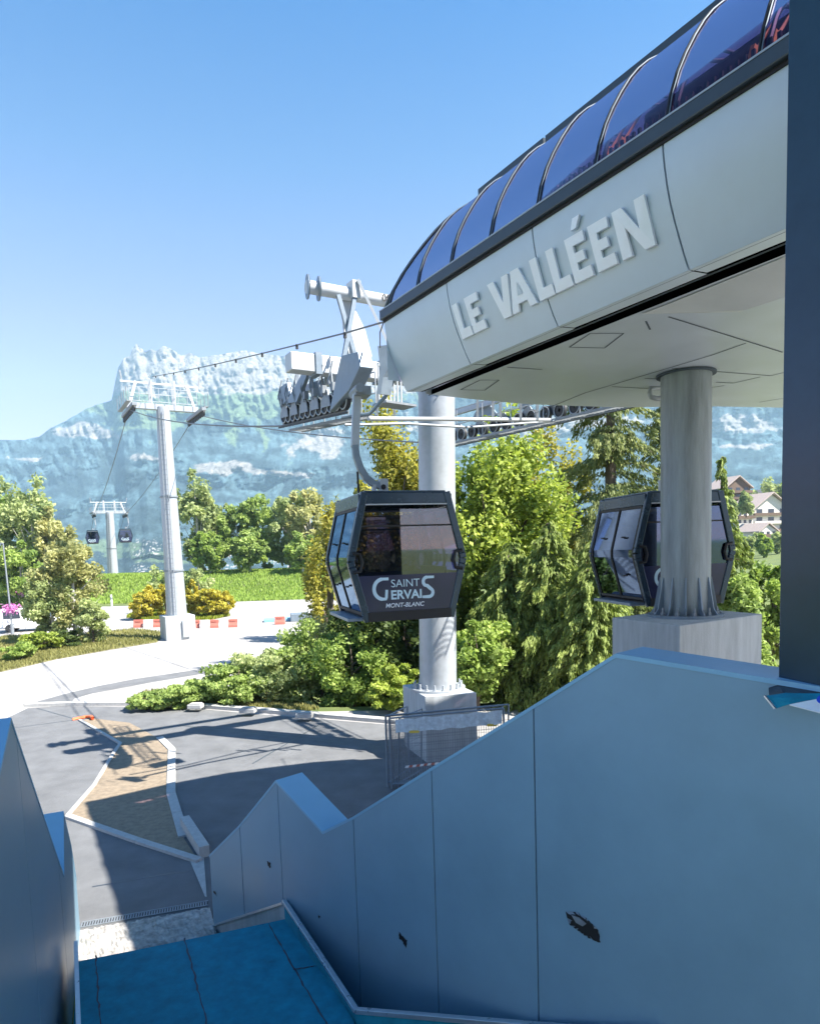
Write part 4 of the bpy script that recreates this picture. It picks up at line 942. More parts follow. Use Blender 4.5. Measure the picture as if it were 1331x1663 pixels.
# ================================================================== FENCE, BARRIERS, SMALL THINGS
def fence_panel(label, a, c, h, lean, sheet_=False):
    a, c = V(*a), V(*c); th = thing('temporary_fence', label, 'fence', a, group='mesh fence panels at the tower foot'); d = c - a; L = np.linalg.norm(d); d /= L; up_ = V(lean[0], lean[1], 1.0); up_ /= np.linalg.norm(up_)
    b = MB(); r = .021
    b.tube([a, a + up_ * h], r, 8); b.tube([c, c + up_ * h], r, 8); b.tube([a + up_ * h, c + up_ * h], r, 8); b.tube([a + up_ * .12, c + up_ * .12], r, 8); b.build('frame', M['bluegalv'], th, smooth=True)
    b = MB()
    for k in range(1, int(L / .06)): b.tube([a + d * .06 * k + up_ * .12, a + d * .06 * k + up_ * h], .0032, 4, False)
    for k in range(1, 9): b.tube([a + up_ * (.12 + k * (h - .12) / 9), c + up_ * (.12 + k * (h - .12) / 9)], .0036, 4, False)
    b.build('wire_mesh', M['galvdk'], th)
    return th, (lambda s, z: a + d * s + up_ * z), L
fa, fc = at_z(636, 1281, 0), at_y(818, 1158, 16.25); fc[2] = 0.25
f1, S1, Lf_ = fence_panel('nearest wire fence panel of the leaning row, striped tape along it', fa, fc, 1.80, (.0, .02))
fence_panel('middle wire fence panel of the leaning row at the tower footing', fa + V(.06, .08, 0), fc + V(.05, .12, 0), 1.84, (-.03, .03))
fence_panel('rearmost wire fence panel of the leaning row, closest to the concrete', fa + V(-.12, .16, 0), fc + V(.1, .22, 0), 1.86, (.02, -.03))
fence_panel('wire fence panel leaning end-on behind the leftmost posts', fa + V(.16, .05, 0), fa + V(.75, 1.0, 0), 1.78, (.05, .03))
fence_panel('wire fence panel standing end-on at the left of the row', fa + V(-.1, .1, 0), fa + V(.45, 1.2, 0), 1.82, (0, 0))
b = MB(); nrow = 30
for i in range(nrow + 1):
    s = .15 + (Lf_ - .2) * i / nrow
    for z in (1.42, 1.58, 1.76):
        p = S1(s, z) + V(0, -.04 + .03 * math.sin(i * 1.3 + z * 9), .012 * math.sin(i * .9)); b.v.append(tuple(p))
b.f = [(i * 3 + k, i * 3 + k + 1, i * 3 + k + 4, i * 3 + k + 3) for i in range(nrow) for k in range(2)]
tag(b.build('plastic_sheeting', M['tarp'], smooth=True), 'crumpled clear plastic sheeting stuffed along the fence tops', 'plastic sheeting')
tp0, tp1 = S1(.35, .52) - V(0, .05, 0), S1(1.65, .56) - V(0, .05, 0)
tpb = thing('barrier_tape', 'red and white striped barrier tape tied to the fence panel', 'barrier tape', tp0)
bw, br = MB(), MB()
for k in range(14):
    q0 = tp0 + (tp1 - tp0) * k / 14; q1 = tp0 + (tp1 - tp0) * (k + 1) / 14
    (br if k % 2 else bw).prism([q0, q1, q1 + V(.03, 0, .06), q0 + V(.03, 0, .06)], V(0, .004, 0))
bw.build('white_stripes', M['white'], tpb); br.build('red_stripes', M['red'], tpb)
for s, nm in ((.62, 'yellow plastic clip near the left end of the fence'), (2.55, 'yellow plastic clip near the right end of the fence')):
    b = MB(); b.box(S1(s, 1.42) - V(0, .05, 0), (.22, .03, .06)); b.box(S1(s, 1.42) - V(0, .05, .0), (.26, .02, .03)); tag(b.build('fence_clip', M['yellow']), nm, 'clip', 'yellow clips')
for i, (x, y, w) in enumerate([(318, 1149, .55), (403, 1156, .6), (495, 1164, .6)]):
    c = at_z(x, y + 1, .14); b = MB(); b.box(c + V(0, 0, .08), (w, .34, .16), (.99, -.12, 0), (.12, .99, 0)); b.box(c + V(.02, 0, .18), (w * .8, .26, .05), (.99, -.12, 0), (.12, .99, 0))
    tag(b.build('concrete_block', M['kerb'], bevel=.02), ['concrete block on the kerb, leftmost of three along the bushes', 'concrete block on the kerb, middle of three along the bushes', 'concrete block on the kerb, nearest the tower footing'][i], 'concrete block', 'blocks on the kerb')
b = MB(); b.tube([at_z(118, 1169, .03), at_z(128, 1166.5, .05), at_z(140, 1164, .06), at_z(148, 1163.5, .1), at_z(151, 1166, .12), at_z(150, 1168, .05)], .06, 8); tag(b.build('hose_end', M['hose'], smooth=True), 'orange hose end lying on the sandy island tip', 'hose')
# water-filled barriers by the tall tower
bxs = [(226, 1019, 1), (242, 1019, 0), (258, 1018.5, 1), (273, 1018, 0), (319, 1020, 1), (334, 1020, 0), (349, 1019.5, 1), (364, 1019, 0), (379, 1018.5, 1), (395, 1018, 0), (455, 1014, 1)]
words = ['leftmost red barrier, left of the tall tower foot', 'white barrier between the two red ones left of the tower', 'red barrier just left of the tower foot, beside a white one', 'white barrier touching the left of the tower foot', 'red barrier just right of the tower foot', 'white barrier between first and second red ones right of the tower', 'middle red barrier in the row right of the tower', 'white barrier between second and third red ones right of the tower', 'last red barrier in the row right of the tower', 'white barrier ending the row right of the tower', 'lone red barrier further along the road by the bushes']
for (x, y, r), w in zip(bxs, words):
    c = at_z(x, y, 0); th = thing('road_barrier', w, 'barrier', c, group='red and white road barriers')
    b = MB(); wv = .86
    b.prism([c + V(-wv / 2, -.22, 0.0), c + V(-wv / 2, .22, 0.0), c + V(-wv / 2, .20, .2), c + V(-wv / 2, .09, .42), c + V(-wv / 2, .07, .68), c + V(-wv / 2, -.07, .68), c + V(-wv / 2, -.09, .42), c + V(-wv / 2, -.20, .2)], V(wv, 0, 0)); b.build('body', M['red'] if r else M['white'], th, bevel=.03)
    b = MB(); b.box(c + V(0, -.1, .55), (wv * .5, .03, .1)); b.build('recess', M['white'] if not r else M['red'], th)
# lamp posts with flower baskets
def lamp(label, base, Ht, flower):
    base = V(*base); th = thing('lamp_post', label, 'lamp post', base, group='lamp posts')
    b = MB(); b.tube([base, base + V(0, 0, .9), base + V(0, 0, .92), base + V(-.15, 0, Ht)], [.13, .13, .075, .05], 12); b.build('post', M['galvdk'], th, smooth=True)
    b = MB(); b.bar(base + V(-.15, 0, Ht), base + V(-.95, -.05, Ht - .05), .22, .10); b.build('lamp_head', M['galvdk'], th, bevel=.03)
    b = MB(); b.bar(base + V(-.5, 0, 1.9), base + V(.5, 0, 1.9), .05, .05); b.build('bracket', M['galvdk'], th)
    return th
lb = at_z(21, 1030, 0)
lp1 = lamp('lamp post with a pink flower basket at the left edge', lb, 7.6, True)
lb2 = at_z(44, 990, 0)
lp2 = lamp('thinner lamp post further back, half behind the birch', lb2, 7.9, True)

def leafcards(name, mat, centers, sizes, tint, parent=None, seed=0, aspect=.6, up_bias=0.3, droop=None):
    rg = np.random.default_rng(seed); N = len(centers)
    a = rg.normal(size=(N, 3)); a /= np.linalg.norm(a, axis=1)[:, None]
    if droop is not None: a = droop + .35 * a; a /= np.linalg.norm(a, axis=1)[:, None]
    n = rg.normal(size=(N, 3)); n[:, 2] = np.abs(n[:, 2]) + up_bias; n -= (n * a).sum(1)[:, None] * a; n /= np.linalg.norm(n, axis=1)[:, None]
    c = np.cross(a, n); s = np.asarray(sizes)[:, None]
    fold = n * s * .18
    vs = np.stack([centers - a * s, centers + c * s * aspect - fold * .0 + fold, centers + a * s, centers - c * s * aspect + fold], 1).reshape(-1, 3)
    if parent is not None:
        o_ = np.array(WM[parent.name].translation); vs = vs - o_
    me = bpy.data.meshes.new(name); me.vertices.add(N * 4); me.vertices.foreach_set('co', vs.astype(np.float32).ravel())
    me.loops.add(N * 4); me.loops.foreach_set('vertex_index', np.arange(N * 4, dtype=np.int32)); me.polygons.add(N)
    me.polygons.foreach_set('loop_start', np.arange(0, N * 4, 4, dtype=np.int32))
    me.update(calc_edges=True)
    at = me.attributes.new('tint', 'FLOAT', 'FACE'); at.data.foreach_set('value', np.clip(tint, 0, 1).astype(np.float32))
    me.materials.append(mat); o = bpy.data.objects.new(name, me); COL.objects.link(o)
    if parent is not None: o.parent = parent
    WM[o.name] = WM[parent.name].copy() if parent is not None else Matrix.Identity(4)
    return o
for lbq, th_ in ((lb, lp1), (lb2, lp2)):
    rg = np.random.default_rng(4); c = rg.normal(size=(420, 3)) * V(.34, .34, .2) + V(lbq[0], lbq[1], 2.15)
    leafcards('flower_basket', M['flower'], c, rg.uniform(.06, .12, 420), rg.random(420), th_, 5)

# ================================================================== TREES
def crown_points(rg, c, r, n, nclump, fill=.35, clump=.26, flat=1.0):
    """leaf positions gathered in clumps spread through an uneven crown"""
    d = rg.normal(size=(nclump, 3)); d /= np.linalg.norm(d, axis=1)[:, None]
    rad = rg.uniform(fill, 1.0, nclump) ** .6
    lump = 1 + .22 * np.sin(3 * np.arctan2(d[:, 1], d[:, 0]) + rg.uniform(0, 6)) * rg.uniform(.4, 1) 
    cc = c + d * rad[:, None] * lump[:, None] * r
    idx = rg.integers(0, nclump, n); cs = rg.uniform(.6, 1.35, nclump)[idx]
    g = rg.normal(size=(n, 3)); g /= np.linalg.norm(g, axis=1)[:, None]; g *= (rg.random(n) ** .45)[:, None]
    cl = clump * r
    p = cc[idx] + g * cl * cs[:, None] * V(1, 1, .72 * flat)
    ct = rg.random(nclump)[idx]
    return p, ct
def broad(name, label, cat, base, Ht, r, bot, mat, seed, n=9000, size=.13, nclump=70, group=None, clump=.26, bark='bark', trunk=.0):
    rg = np.random.default_rng(seed); base = V(*base)
    th = thing(name, label, cat, base, group=group)
    cz = (bot + Ht) / 2; rz = (Ht - bot) / 2; c = base + V(0, 0, cz)
    p, ct = crown_points(rg, c, V(r, r, rz), n, nclump, .30, clump)
    tint = .55 * ct + .45 * rg.random(n)
    leafcards('crown', mat, p, rg.uniform(.6, 1.35, n) * size, tint, th, seed)
    b = MB(); tr = trunk or max(.06, Ht * .022)
    b.tube([base - ZZ * .4, base + V(.05, 0, bot * .6), base + V(.1, .05, cz), base + V(.0, .1, Ht * .86)], [tr * 1.3, tr, tr * .6, tr * .15], 9)
    for k in range(9):
        a = rg.uniform(0, 6.28); z0 = bot * .7 + (cz - bot * .7) * rg.random() * 1.1; e = V(math.cos(a), math.sin(a), 0)
        b.tube([base + V(.07, .03, z0), base + V(.07, .03, z0) + e * r * .4 + ZZ * rz * .25, base + V(.07, .03, z0) + e * r * .78 + ZZ * rz * .55], [tr * .4, tr * .22, tr * .06], 6)
    b.build('trunk', M[bark], th, smooth=True)
    return th
def conifer(name, label, cat, base, Ht, r, bot, mat, seed, n=12000, size=.16, group=None, droop=.55, top_pow=.8):
    rg = np.random.default_rng(seed); base = V(*base); th = thing(name, label, cat, base, group=group)
    nb = int(230); br_z = bot + (Ht - bot) * rg.random(nb) ** 1.15; ang = rg.uniform(0, 2 * math.pi, nb)
    Lb = r * ((Ht - br_z) / (Ht - bot)) ** top_pow * rg.uniform(.65, 1.12, nb) + .15
    w = Lb / Lb.sum(); idx = rg.choice(nb, n, p=w); t = rg.random(n) ** .75
    e = np.stack([np.cos(ang), np.sin(ang), 0 * ang], 1)[idx]; sd_ = np.stack([-np.sin(ang), np.cos(ang), 0 * ang], 1)[idx]
    L_ = Lb[idx]; lat = rg.normal(size=n) * .16 * L_ * (1.1 - t)
    hang = rg.random(n) ** 1.6 * .5 * (0.3 + t) * droop * 1.4
    p = base + e * (L_ * t)[:, None] + sd_ * lat[:, None]; p[:, 2] += br_z[idx] + L_ * (.18 * t - droop * t * t * .75) - hang
    dv = e * .55 - V(0, 0, 1) * .8; 
    tint = .5 * rg.random(nb)[idx] + .3 * rg.random(n) + .25 * t
    leafcards('crown', mat, p, rg.uniform(.6, 1.3, n) * size, tint, th, seed, .33, .1, dv)
    b = MB(); b.tube([base - ZZ * .5, base + ZZ * Ht * .5, base + ZZ * Ht * .98], [Ht * .02, Ht * .012, .02], 9)
    for k in range(0, nb, 2):
        q = base + ZZ * br_z[k]; ee = V(math.cos(ang[k]), math.sin(ang[k]), 0) * Lb[k]; b.tube([q, q + ee * .5 + ZZ * Lb[k] * -.05, q + ee * .9 - ZZ * Lb[k] * (droop * .5)], [.035, .022, .008], 5)
    b.build('trunk', M['bark'], th, smooth=True)
    return th
LM = {}
LM['maple'] = leafmat('maple_leaves', (0.14, 0.21, 0.035), (0.5, 0.57, 0.13), 0.42)
LM['yellow'] = leafmat('yellowing_leaves', (0.17, 0.19, 0.035), (0.5, 0.45, 0.1), 0.42)
LM['spruce'] = leafmat('spruce_needles', (0.06, 0.095, 0.03), (0.28, 0.31, 0.1), 0.25)
LM['spruce2'] = leafmat('light_spruce_needles', (0.085, 0.14, 0.035), (0.36, 0.43, 0.12), 0.3)
LM['green'] = leafmat('green_leaves', (0.12, 0.2, 0.045), (0.42, 0.52, 0.14), 0.4)
LM['pale'] = leafmat('pale_shrub_leaves', (0.13, 0.2, 0.05), (0.44, 0.54, 0.17), 0.38)
LM['grey'] = leafmat('grey_green_leaves', (0.19, 0.25, 0.1), (0.52, 0.57, 0.26), 0.4)
LM['birch'] = leafmat('birch_leaves', (0.22, 0.24, 0.09), (0.6, 0.58, 0.27), 0.42)
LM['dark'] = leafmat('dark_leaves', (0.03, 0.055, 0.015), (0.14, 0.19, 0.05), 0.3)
LM['gold'] = leafmat('golden_leaves', (0.28, 0.27, 0.03), (0.62, 0.52, 0.09), 0.3)
LM['grass'] = leafmat('grass_blades', (0.2, 0.3, 0.055), (0.42, 0.55, 0.13), 0.35)
LM['drygrass'] = leafmat('dry_grass_blades', (0.15, 0.16, 0.05), (0.34, 0.32, 0.12), .3)
def bx(px, y, z): # ground point under a photo column at depth y
    p = at_y(px, 900, y); return V(p[0], p[1], z)
GR = 'trees and shrubs behind the lift'
def hpx(px, ytop, y):
    q = at_y(px, ytop, y); return float(q[2] - gz(q[0], q[1]))
def gpt(px, y, dz=0): p = bx(px, y, 0); p[2] = float(gz(p[0], p[1])) + dz; return p
# behind the lettered cabin and between the columns
broad('maple_tree', 'bright yellow green maple right of the pale lift tower', 'tree', gpt(806, 29.5), hpx(806, 684, 29.5), 2.9, 2.0, LM['maple'], 11, 46000, .115, 260, GR, .19)
broad('maple_tree', 'maple with yellowing leaves behind the cabin hanger', 'tree', gpt(636, 33), hpx(632, 660, 33), 2.5, 4.0, LM['yellow'], 12, 26000, .12, 150, GR, .22)
broad('maple_tree', 'smaller orange tipped tree between maple and dark spruce', 'tree', gpt(892, 38), hpx(892, 700, 38), 2.5, 3.0, LM['yellow'], 13, 22000, .12, 90, GR, .24)
conifer('spruce_tree', 'tall dark spruce with drooping branches left of the stained column', 'tree', gpt(992, 33), 26.5, 5.6, 2.0, LM['spruce'], 14, 80000, .115, GR, .6)
conifer('spruce_tree', 'dark spruce behind the mirror windowed cabin', 'tree', gpt(1085, 37), 23, 4.2, 2.0, LM['spruce'], 15, 45000, .115, GR, .55)
conifer('spruce_tree', 'light green young spruce right of the stained column', 'tree', gpt(1170, 27), hpx(1164, 742, 27), 3.2, .5, LM['spruce2'], 16, 46000, .10, GR, .42, 1.25)
broad('shrub', 'pale yellowish shrub between the cabin and the dark building', 'shrub', gpt(1195, 22.5), hpx(1195, 935, 22.5), 1.1, .6, LM['pale'], 17, 9000, .09, 60, GR)
broad('tree', 'round green tree beside the dark building edge', 'tree', gpt(1252, 26), hpx(1252, 905, 26), 1.2, 1.0, LM['green'], 18, 13000, .11, 60, GR)
conifer('spruce_tree', 'yellow green conifer below the maple right of the tower footing', 'tree', gpt(830, 26.5), hpx(830, 880, 26.5), 2.6, .6, LM['spruce2'], 19, 42000, .10, GR, .5, .6)
broad('shrub', 'dense green shrub filling the foot of the maple', 'shrub', gpt(768, 24.5), hpx(768, 1010, 24.5), 1.3, .5, LM['green'], 20, 12000, .10, 60, GR)
conifer('spruce_tree', 'small conifer under the drooping spruce, left of the mirror windowed cabin', 'tree', gpt(892, 25.5), hpx(892, 850, 25.5), 2.4, .4, LM['spruce2'], 21, 36000, .10, GR, .45, .6)
conifer('spruce_tree', 'small conifer at the top edge of the long wall beside the wide footing', 'tree', gpt(962, 24), hpx(962, 880, 24), 2.1, .4, LM['spruce2'], 22, 34000, .10, GR, .45, .6)
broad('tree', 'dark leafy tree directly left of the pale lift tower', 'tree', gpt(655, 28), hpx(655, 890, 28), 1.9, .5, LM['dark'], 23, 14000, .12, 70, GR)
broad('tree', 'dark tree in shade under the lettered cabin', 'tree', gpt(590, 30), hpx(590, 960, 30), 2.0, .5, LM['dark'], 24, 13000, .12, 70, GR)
broad('tree', 'yellow green small tree left behind the lettered cabin', 'tree', gpt(530, 46), hpx(530, 815, 46), 1.6, 1.2, LM['yellow'], 25, 8000, .14, 60, GR)
broad('shrub', 'bright green shrub beside the concrete block of the tower', 'shrub', gpt(628, 24.8), hpx(628, 1085, 24.8), 1.0, .1, LM['maple'], 26, 5000, .10, 40, GR)
GS = 'roadside shrubs behind the lot kerb'
for i, (px, y, h, r, mt_, w) in enumerate([(235, 26.6, hpx(235, 1122, 26.6), .9, 'pale', 'low weedy shrub at the left end of the kerb bushes'), (300, 27.2, hpx(300, 1106, 27.2), 1.2, 'pale', 'low pale shrub above the leftmost kerb block'), (375, 27.4, hpx(375, 1078, 27.4), 1.5, 'pale', 'pale shrub with reddish tips above the middle kerb block'), (440, 28.2, hpx(440, 1048, 28.2), 1.8, 'grey', 'grey green shrub in the middle of the kerb bushes'),
        (510, 28.4, hpx(510, 1014, 28.4), 1.9, 'pale', 'tall pale shrub under the cabin step'), (560, 27.2, hpx(560, 1000, 27.2), 1.6, 'green', 'green shrub at the right end of the kerb bushes'), (470, 31.5, hpx(470, 1034, 31.5), 1.7, 'pale', 'pale shrub behind the kerb bushes beside the road'), (520, 36, hpx(520, 985, 36), 1.7, 'birch', 'straw coloured shrub by the road under the cabin')]):
    broad('shrub', w, 'shrub', gpt(px, y), h, r, .05, LM[mt_], 40 + i, int(3000 + 3600 * r), .085, 55, GS, .27)
# tree belt on the far bank
GB = 'trees along the far meadow'
for i, (px, y, h, r, mt_, w) in enumerate([(322, 108, 15.6, 3.6, 'grey', 'tallest tree of the far belt, just right of the tall tower'), (350, 112, 11.8, 3.4, 'grey', 'grey green tree second from the tall tower in the far belt'), (386, 110, 10.0, 3.2, 'pale', 'low green tree in the middle of the far belt'),
        (428, 112, 12.2, 4.2, 'pale', 'broad pale tree in the right half of the far belt'), (470, 110, 12.0, 3.6, 'grey', 'grey green tree right of the broad pale one'), (505, 108, 12.6, 3.2, 'birch', 'straw tinted tree at the right end of the far belt'), (405, 104, 6, 2.6, 'pale', 'short pale tree in front of the far belt'), (340, 104, 6.5, 2.4, 'green', 'short green tree at the foot of the tallest one'), (490, 102, 6, 2.4, 'pale', 'short pale tree near the lettered cabin in the belt')]):
    broad('tree', w, 'tree', gpt(px, y), h, r, .8, LM[mt_], 60 + i, 5200, .34, 60, GB, .24, 'birch')
GLc = 'trees at the left edge'
for i, (px, y, h, r, mt_, w) in enumerate([(55, 92, 16.6, 4.2, 'grey', 'tall green tree at the left edge, topping the group'), (12, 96, 15.0, 4.5, 'green', 'tree cut by the left edge beside the tallest one'), (90, 90, 12.5, 2.4, 'birch', 'narrow tree with pale stem at the right of the left group'), (30, 86, 8.5, 3.6, 'green', 'lower bushy tree in front of the left group'), (-30, 92, 15, 4.5, 'grey', 'tree mostly outside the left edge'), (84, 87, 6.5, 2.2, 'green', 'short green tree under the narrow pale stemmed one')]):
    broad('tree', w, 'tree', gpt(px, y), h, r, 1.0, LM[mt_], 80 + i, 6500, .30, 75, GLc, .24, 'birch')
broad('birch_tree', 'loose pale birch on the grass island at left', 'tree', gpt(112, 50), 7.6, 2.3, .9, LM['birch'], 91, 11000, .14, 75, None, .24, 'birch')
broad('birch_tree', 'lower spreading birch left of the loose pale one', 'tree', gpt(75, 49.5), 5.4, 1.9, .3, LM['grey'], 92, 8000, .13, 60, None, .27, 'birch')
broad('shrub', 'grey green shrub at the right foot of the birch', 'shrub', gpt(140, 48), 3.2, 1.1, .1, LM['grey'], 93, 4500, .12, 40, None, .3)
for i, (px, y, h, r, mt_, w) in enumerate([(20, 41, 1.0, 1.0, 'green', 'low green shrub at the left edge of the grass island'), (52, 45, 1.3, 1.3, 'maple', 'low bright green shrub under the birches'), (90, 46.5, 1.3, 1.2, 'dark', 'dark low shrub at the foot of the birches')]):
    broad('shrub', w, 'shrub', gpt(px, y), h, r, .0, LM[mt_], 100 + i, 3200, .10, 40, None, .3)
# planted island round the tall tower
for i, (px, y, h, r, mt_, w) in enumerate([(228, 66, 2.9, 1.25, 'gold', 'golden shrub left of the tall tower'), (262, 67, 3.6, 1.5, 'gold', 'golden green shrub close behind the tower on its left'), (332, 65, 2.9, 1.3, 'gold', 'golden shrub first right of the tall tower'), (352, 66, 2.6, 1.2, 'gold', 'golden shrub at the right end of the planted island'), (268, 72, 5.2, 1.9, 'grey', 'olive shrub behind the tower on its left'), (318, 71, 5.0, 1.8, 'grey', 'olive shrub behind the tower on its right'), (310, 66, 3.2, .7, 'gold', 'slim golden shrub touching the tower on its right')]):
    broad('shrub', w, 'shrub', gpt(px, y), h, r, .05, LM[mt_], 110 + i, 3600, .16, 45, 'shrubs around the tall tower', .27)

# grass: uncountable blades, as stuff
def grass(name, pts, mat, size, seed):
    rg = np.random.default_rng(seed); n = len(pts)
    o = leafcards(name, mat, pts + V(0, 0, 1) * (size * .7), rg.uniform(.6, 1.4, n) * size, .6 * fbm(pts[:, 0] / 4, pts[:, 1] / 4, 3, 3) * 1.3 + .35 * rg.random(n) - .1, None, seed, .28, .0, np.tile(V(0, 0, 1), (n, 1)))
    o['kind'] = 'stuff'; return o
def scatter_px(poly_px, n, rg, zf=0.0):
    xs, ys = zip(*poly_px); out = []
    def inside(x, y):
        r = False; j = len(poly_px) - 1
        for i in range(len(poly_px)):
            if (ys[i] > y) != (ys[j] > y) and x < (xs[j] - xs[i]) * (y - ys[i]) / (ys[j] - ys[i]) + xs[i]: r = not r
            j = i
        return r
    while len(out) < n:
        x, y = rg.uniform(min(xs), max(xs)), rg.uniform(min(ys), max(ys))
        if inside(x, y): out.append(at_z(x, y, zf))
    return np.array(out)
rg = np.random.default_rng(7)
n = 70000; gx = rg.uniform(-75, 8, n); gy = rg.uniform(86.5, 112, n); keep = gy > 88 + 1.5 * np.sin(gx / 9); P_ = np.stack([gx, gy, gz(gx, gy)], 1)[keep]
grass('meadow_grass', P_, LM['grass'], .23, 8)
isl_px = [(-40, 1100), (-40, 1040), (20, 1032), (90, 1035), (150, 1028), (215, 1022), (272, 1027), (255, 1043), (180, 1055), (90, 1071), (30, 1085)]
Pi = scatter_px(isl_px, 14000, rg, 0.02); sheet('grass_island', [at_z(*p, .02) for p in isl_px], pbr('dry_soil', (.26, .24, .11), .95, 0, .3, 1.2), .02)
grass('island_grass', Pi, LM['drygrass'], .11, 9)
plant_px = [(205, 1003), (225, 992), (300, 985), (350, 988), (374, 1000), (340, 1007), (250, 1010)]
sheet('planting_bed', [at_z(*p, .03) for p in plant_px], M['gravel'], .03)
Pb = scatter_px(plant_px, 9000, rg, 0.05); o = grass('bed_groundcover', Pb, leafmat('lime_groundcover', (.13, .17, .02), (.36, .40, .05), .3), .17, 10)
Pv = scatter_px([(205, 1142), (235, 1125), (300, 1118), (420, 1128), (520, 1152), (480, 1158), (330, 1144)], 5000, rg, 0.0); Pv[:, 2] = gz(Pv[:, 0], Pv[:, 1]); grass('verge_grass', Pv, LM['drygrass'], .10, 11)

# ================================================================== FAR BUILDINGS ON THE RIGHT HILL, VAN
def chalet(label, px0, px1, y_eave, y_base, y_ridge, d, floors, mats, group='chalets on the right hillside'):
    a = at_y(px0, y_base, d); c = at_y(px1, y_base, d); zt = at_y((px0 + px1) / 2, y_eave, d)[2]; zr = at_y((px0 + px1) / 2, y_ridge, d)[2]
    z0 = min(a[2], c[2]) - 6; w = c[0] - a[0]; dep = max(10, w * .8)
    th = thing('chalet', label, 'building', V((a[0] + c[0]) / 2, d, z0), group=group)
    ang = .25; ex = V(math.cos(ang), math.sin(ang), 0); ey = V(-math.sin(ang), math.cos(ang), 0); O = V(a[0], d, 0)
    b = MB(); b.frame(O + ZZ * z0, ex * w, ey * dep, ZZ * (zt - z0)); b.prism([O + ZZ * zt, O + ex * w + ZZ * zt, O + ex * w / 2 + ZZ * (zr - .4)], ey * dep); b.build('wall', M[mats[0]], th)
    ov = w * .09
    for sg in (0, 1):
        p0 = O - ex * ov + ZZ * (zt - (zr - zt) * .18) if sg == 0 else O + ex * (w + ov) + ZZ * (zt - (zr - zt) * .18)
        pr = O + ex * w / 2 + ZZ * zr; b = MB(); b.prism([p0 - ey * ov, pr - ey * ov, pr + ey * (dep + ov), p0 + ey * (dep + ov)], ZZ * .35); b.build('roof', M[mats[1]], th)
    fh = (zt - at_y(px0, y_base, d)[2]) / floors; nw = max(3, int(w / 4))
    for k in range(floors):
        zz_ = zt - fh * (k + .75)
        b = MB(); b.frame(O - ey * 1.1 + ex * (-.2) + ZZ * (zz_ - fh * .22), ex * (w + .4), ey * 1.1, ZZ * .9); b.build('balcony', M['timber' if k % 2 == 0 else mats[2]], th)
        for j in range(nw):
            b = MB(); b.frame(O - ey * .06 + ex * (w * (j + .25) / nw) + ZZ * (zz_ + .3), ex * (w / nw * .5), ey * .05, ZZ * fh * .5); b.build('window', M['window'], th)
    return th
chalet('dark timber chalet with broad pale roof, highest on the right hillside', 1178, 1224, 790, 812, 773, 240, 2, ('timber', 'chaletroof', 'timber'))
chalet('pale chalet just left of the long apartment block', 1196, 1226, 830, 868, 816, 215, 3, ('chaletwall', 'chaletroof', 'chaletwall'))
chalet('long pale apartment block with rows of balconies by the dark building', 1222, 1290, 824, 878, 800, 225, 4, ('chaletwall', 'chaletroof', 'chaletwall'))
for i, (px, y, yt, w) in enumerate([(1215, 160, 880, 'tree on the slope between the young spruce and the pale chalet'), (1240, 150, 884, 'bushy tree on the slope under the apartment block'), (1262, 160, 872, 'tree on the slope at the dark building edge'), (1195, 175, 862, 'tree on the slope left under the pale chalet'), (1228, 185, 876, 'low tree at the foot of the apartment balconies'), (1200, 262, 800, 'tree behind the pale chalet under the timber one'), (1250, 262, 786, 'dark tree behind the apartment block roof'), (1290, 240, 770, 'tree on the hillside hidden mostly by the dark building')]):
    p = gpt(px, y); hh = max(5.0, hpx(px, yt, y)); broad('tree', w, 'tree', p, hh, hh * .30, .3, LM['green' if i % 2 else 'grey'], 150 + i, 4200, .42, 50, 'trees on the right hillside', .27)
for i, (px, y, h, w) in enumerate([(1236, 250, 20, 'tree on the hillside right of the timber chalet'), (1256, 246, 23, 'taller tree by the dark building on the hillside'), (1210, 205, 7, 'round tree below the timber chalet'), (1245, 200, 8, 'tree at the foot of the apartment block'), (1185, 212, 9, 'tree left of the pale chalet')]):
    p = gpt(px, y); zt = at_y(px, [790, 780, 800, 862, 806][i], y)[2]
    broad('tree', w, 'tree', V(p[0], p[1], zt - h), h, h * .28, h * .1, LM['grey'], 130 + i, 3500, .6, 50, 'trees on the right hillside', .27)
chalet('small pale house above the apartment block on the slope', 1243, 1262, 806, 822, 794, 275, 2, ('chaletwall', 'chaletroof', 'timber'))
chalet('broad tan house right of the pale chalet, low on the slope', 1232, 1266, 862, 884, 850, 195, 2, ('chaletwall', 'chaletroof', 'chaletwall'))
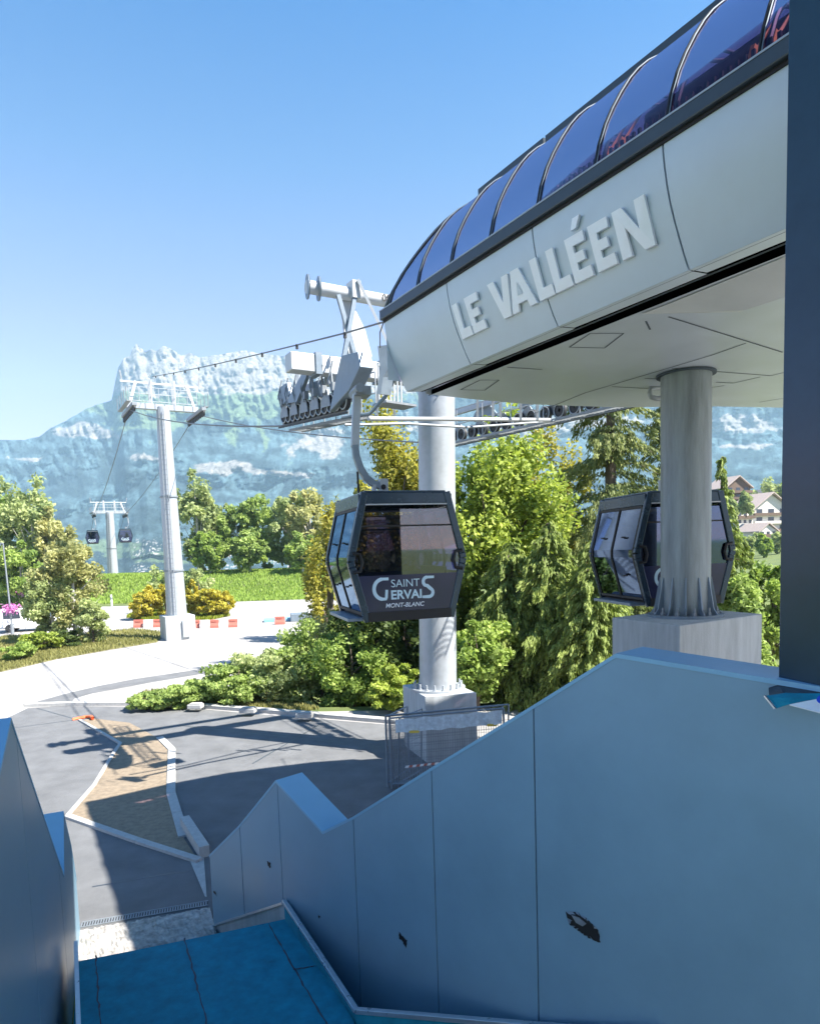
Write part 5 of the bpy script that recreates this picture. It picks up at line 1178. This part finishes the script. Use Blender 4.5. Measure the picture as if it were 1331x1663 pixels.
def van():
    c = at_z(52, 1024, 0); th = thing('parked_van', 'white van parked behind the lamp post and birch at left', 'van', c)
    ex, ey = V(.95, .3, 0), V(-.3, .95, 0); 
    side = [(-2.3, .35), (2.3, .35), (2.35, .95), (1.75, 1.1), (1.2, 1.95), (-2.25, 2.0), (-2.35, 1.2)]
    b = MB(); b.prism([c + ex * x + ZZ * z - ey * .9 for x, z in side], ey * 1.8); b.build('body', M['white'], th, bevel=.08)
    for x in (-1.45, 1.45):
        for s in (-.92, .92):
            w = MB(); w.disc(c + ex * x + ey * s + ZZ * .36, ey, .36, .22, 20, .05); o = w.build('wheel', M['rubber'], th, smooth=True)
    for x0, x1 in ((-1.9, -.6), (-.4, .55)):
        b = MB(); b.prism([c + ex * x + ZZ * z - ey * .905 for x, z in ((x0, 1.2), (x1, 1.2), (x1 - .08, 1.8), (x0, 1.8))], -ey * .02); b.build('window', M['window'], th)
    b = MB(); b.prism([c + ex * 1.73 + ZZ * 1.14 - ey * .8, c + ex * 1.26 + ZZ * 1.88 - ey * .75, c + ex * 1.26 + ZZ * 1.88 + ey * .75, c + ex * 1.73 + ZZ * 1.14 + ey * .8], V(.03, .01, .02)); b.build('windscreen', M['window'], th)
    for s in (-.65, .65):
        b = MB(); b.box(c + ex * 2.34 + ey * s + ZZ * .82, (.06, .35, .2), ex, ey); b.build('headlight', M['galv'], th, bevel=.02)
van()
# heap of grey building material on the road edge under the cabin
hp = at_z(492, 1008, 0); th = thing('material_heap', 'low bluish heap of building material beside the road by the shrubs', 'heap', hp)
b = MB(); b.box(hp + V(0, 0, .35), (2.2, 1.2, .7), (.97, .2, 0), (-.2, .97, 0)); b.build('pallet_stack', M['bluegalv'], th, bevel=.06)
b = MB(); b.box(hp + V(-2.2, .3, .14), (2.6, 1.2, .28), (.97, .2, 0), (-.2, .97, 0)); b.build('sheet_stack', M['coping'], th, bevel=.04)
b = MB(); b.box(hp + V(.7, -.1, .95), (.6, .7, .5), (.97, .2, 0), (-.2, .97, 0)); b.build('crate', M['white'], th, bevel=.03)
# small bollards at the meadow edge
for i, (px, py) in enumerate([(182, 985), (160, 978), (498, 977)]):
    c = at_z(px, py, 0); th = thing('marker_post', ['pale marker post at the meadow edge left of the planted island', 'striped marker post beside the birch at the meadow edge', 'dark thin marker post at the road edge near the cabin'][i], 'post', c, group='marker posts')
    b = MB(); b.tube([c, c + ZZ * 1.5], .12, 10); b.build('post', M['white'] if i != 2 else M['rubber'], th, smooth=True); b = MB(); b.tube([c + ZZ * .9, c + ZZ * 1.2], .135, 10); b.build('band', M['red'] if i == 1 else M['galvdk'], th, smooth=True)

# ================================================================== AIR
hz = MB(); hz.frame(V(-3700, -3900, -90), V(7600, 0, 0), V(0, 7400, 0), V(0, 0, 1000))
mh = bpy.data.materials.new('haze'); mh.use_nodes = True; t = mh.node_tree; t.nodes.clear(); o = t.nodes.new('ShaderNodeOutputMaterial'); pv = t.nodes.new('ShaderNodeVolumePrincipled')
pv.inputs['Color'].default_value = (.50, .78, 1.0, 1); pv.inputs['Density'].default_value = 0.000145; pv.inputs['Anisotropy'].default_value = 0.0
t.links.new(pv.outputs[0], o.inputs['Volume'])
hz.build('haze', mh, kind='stuff')
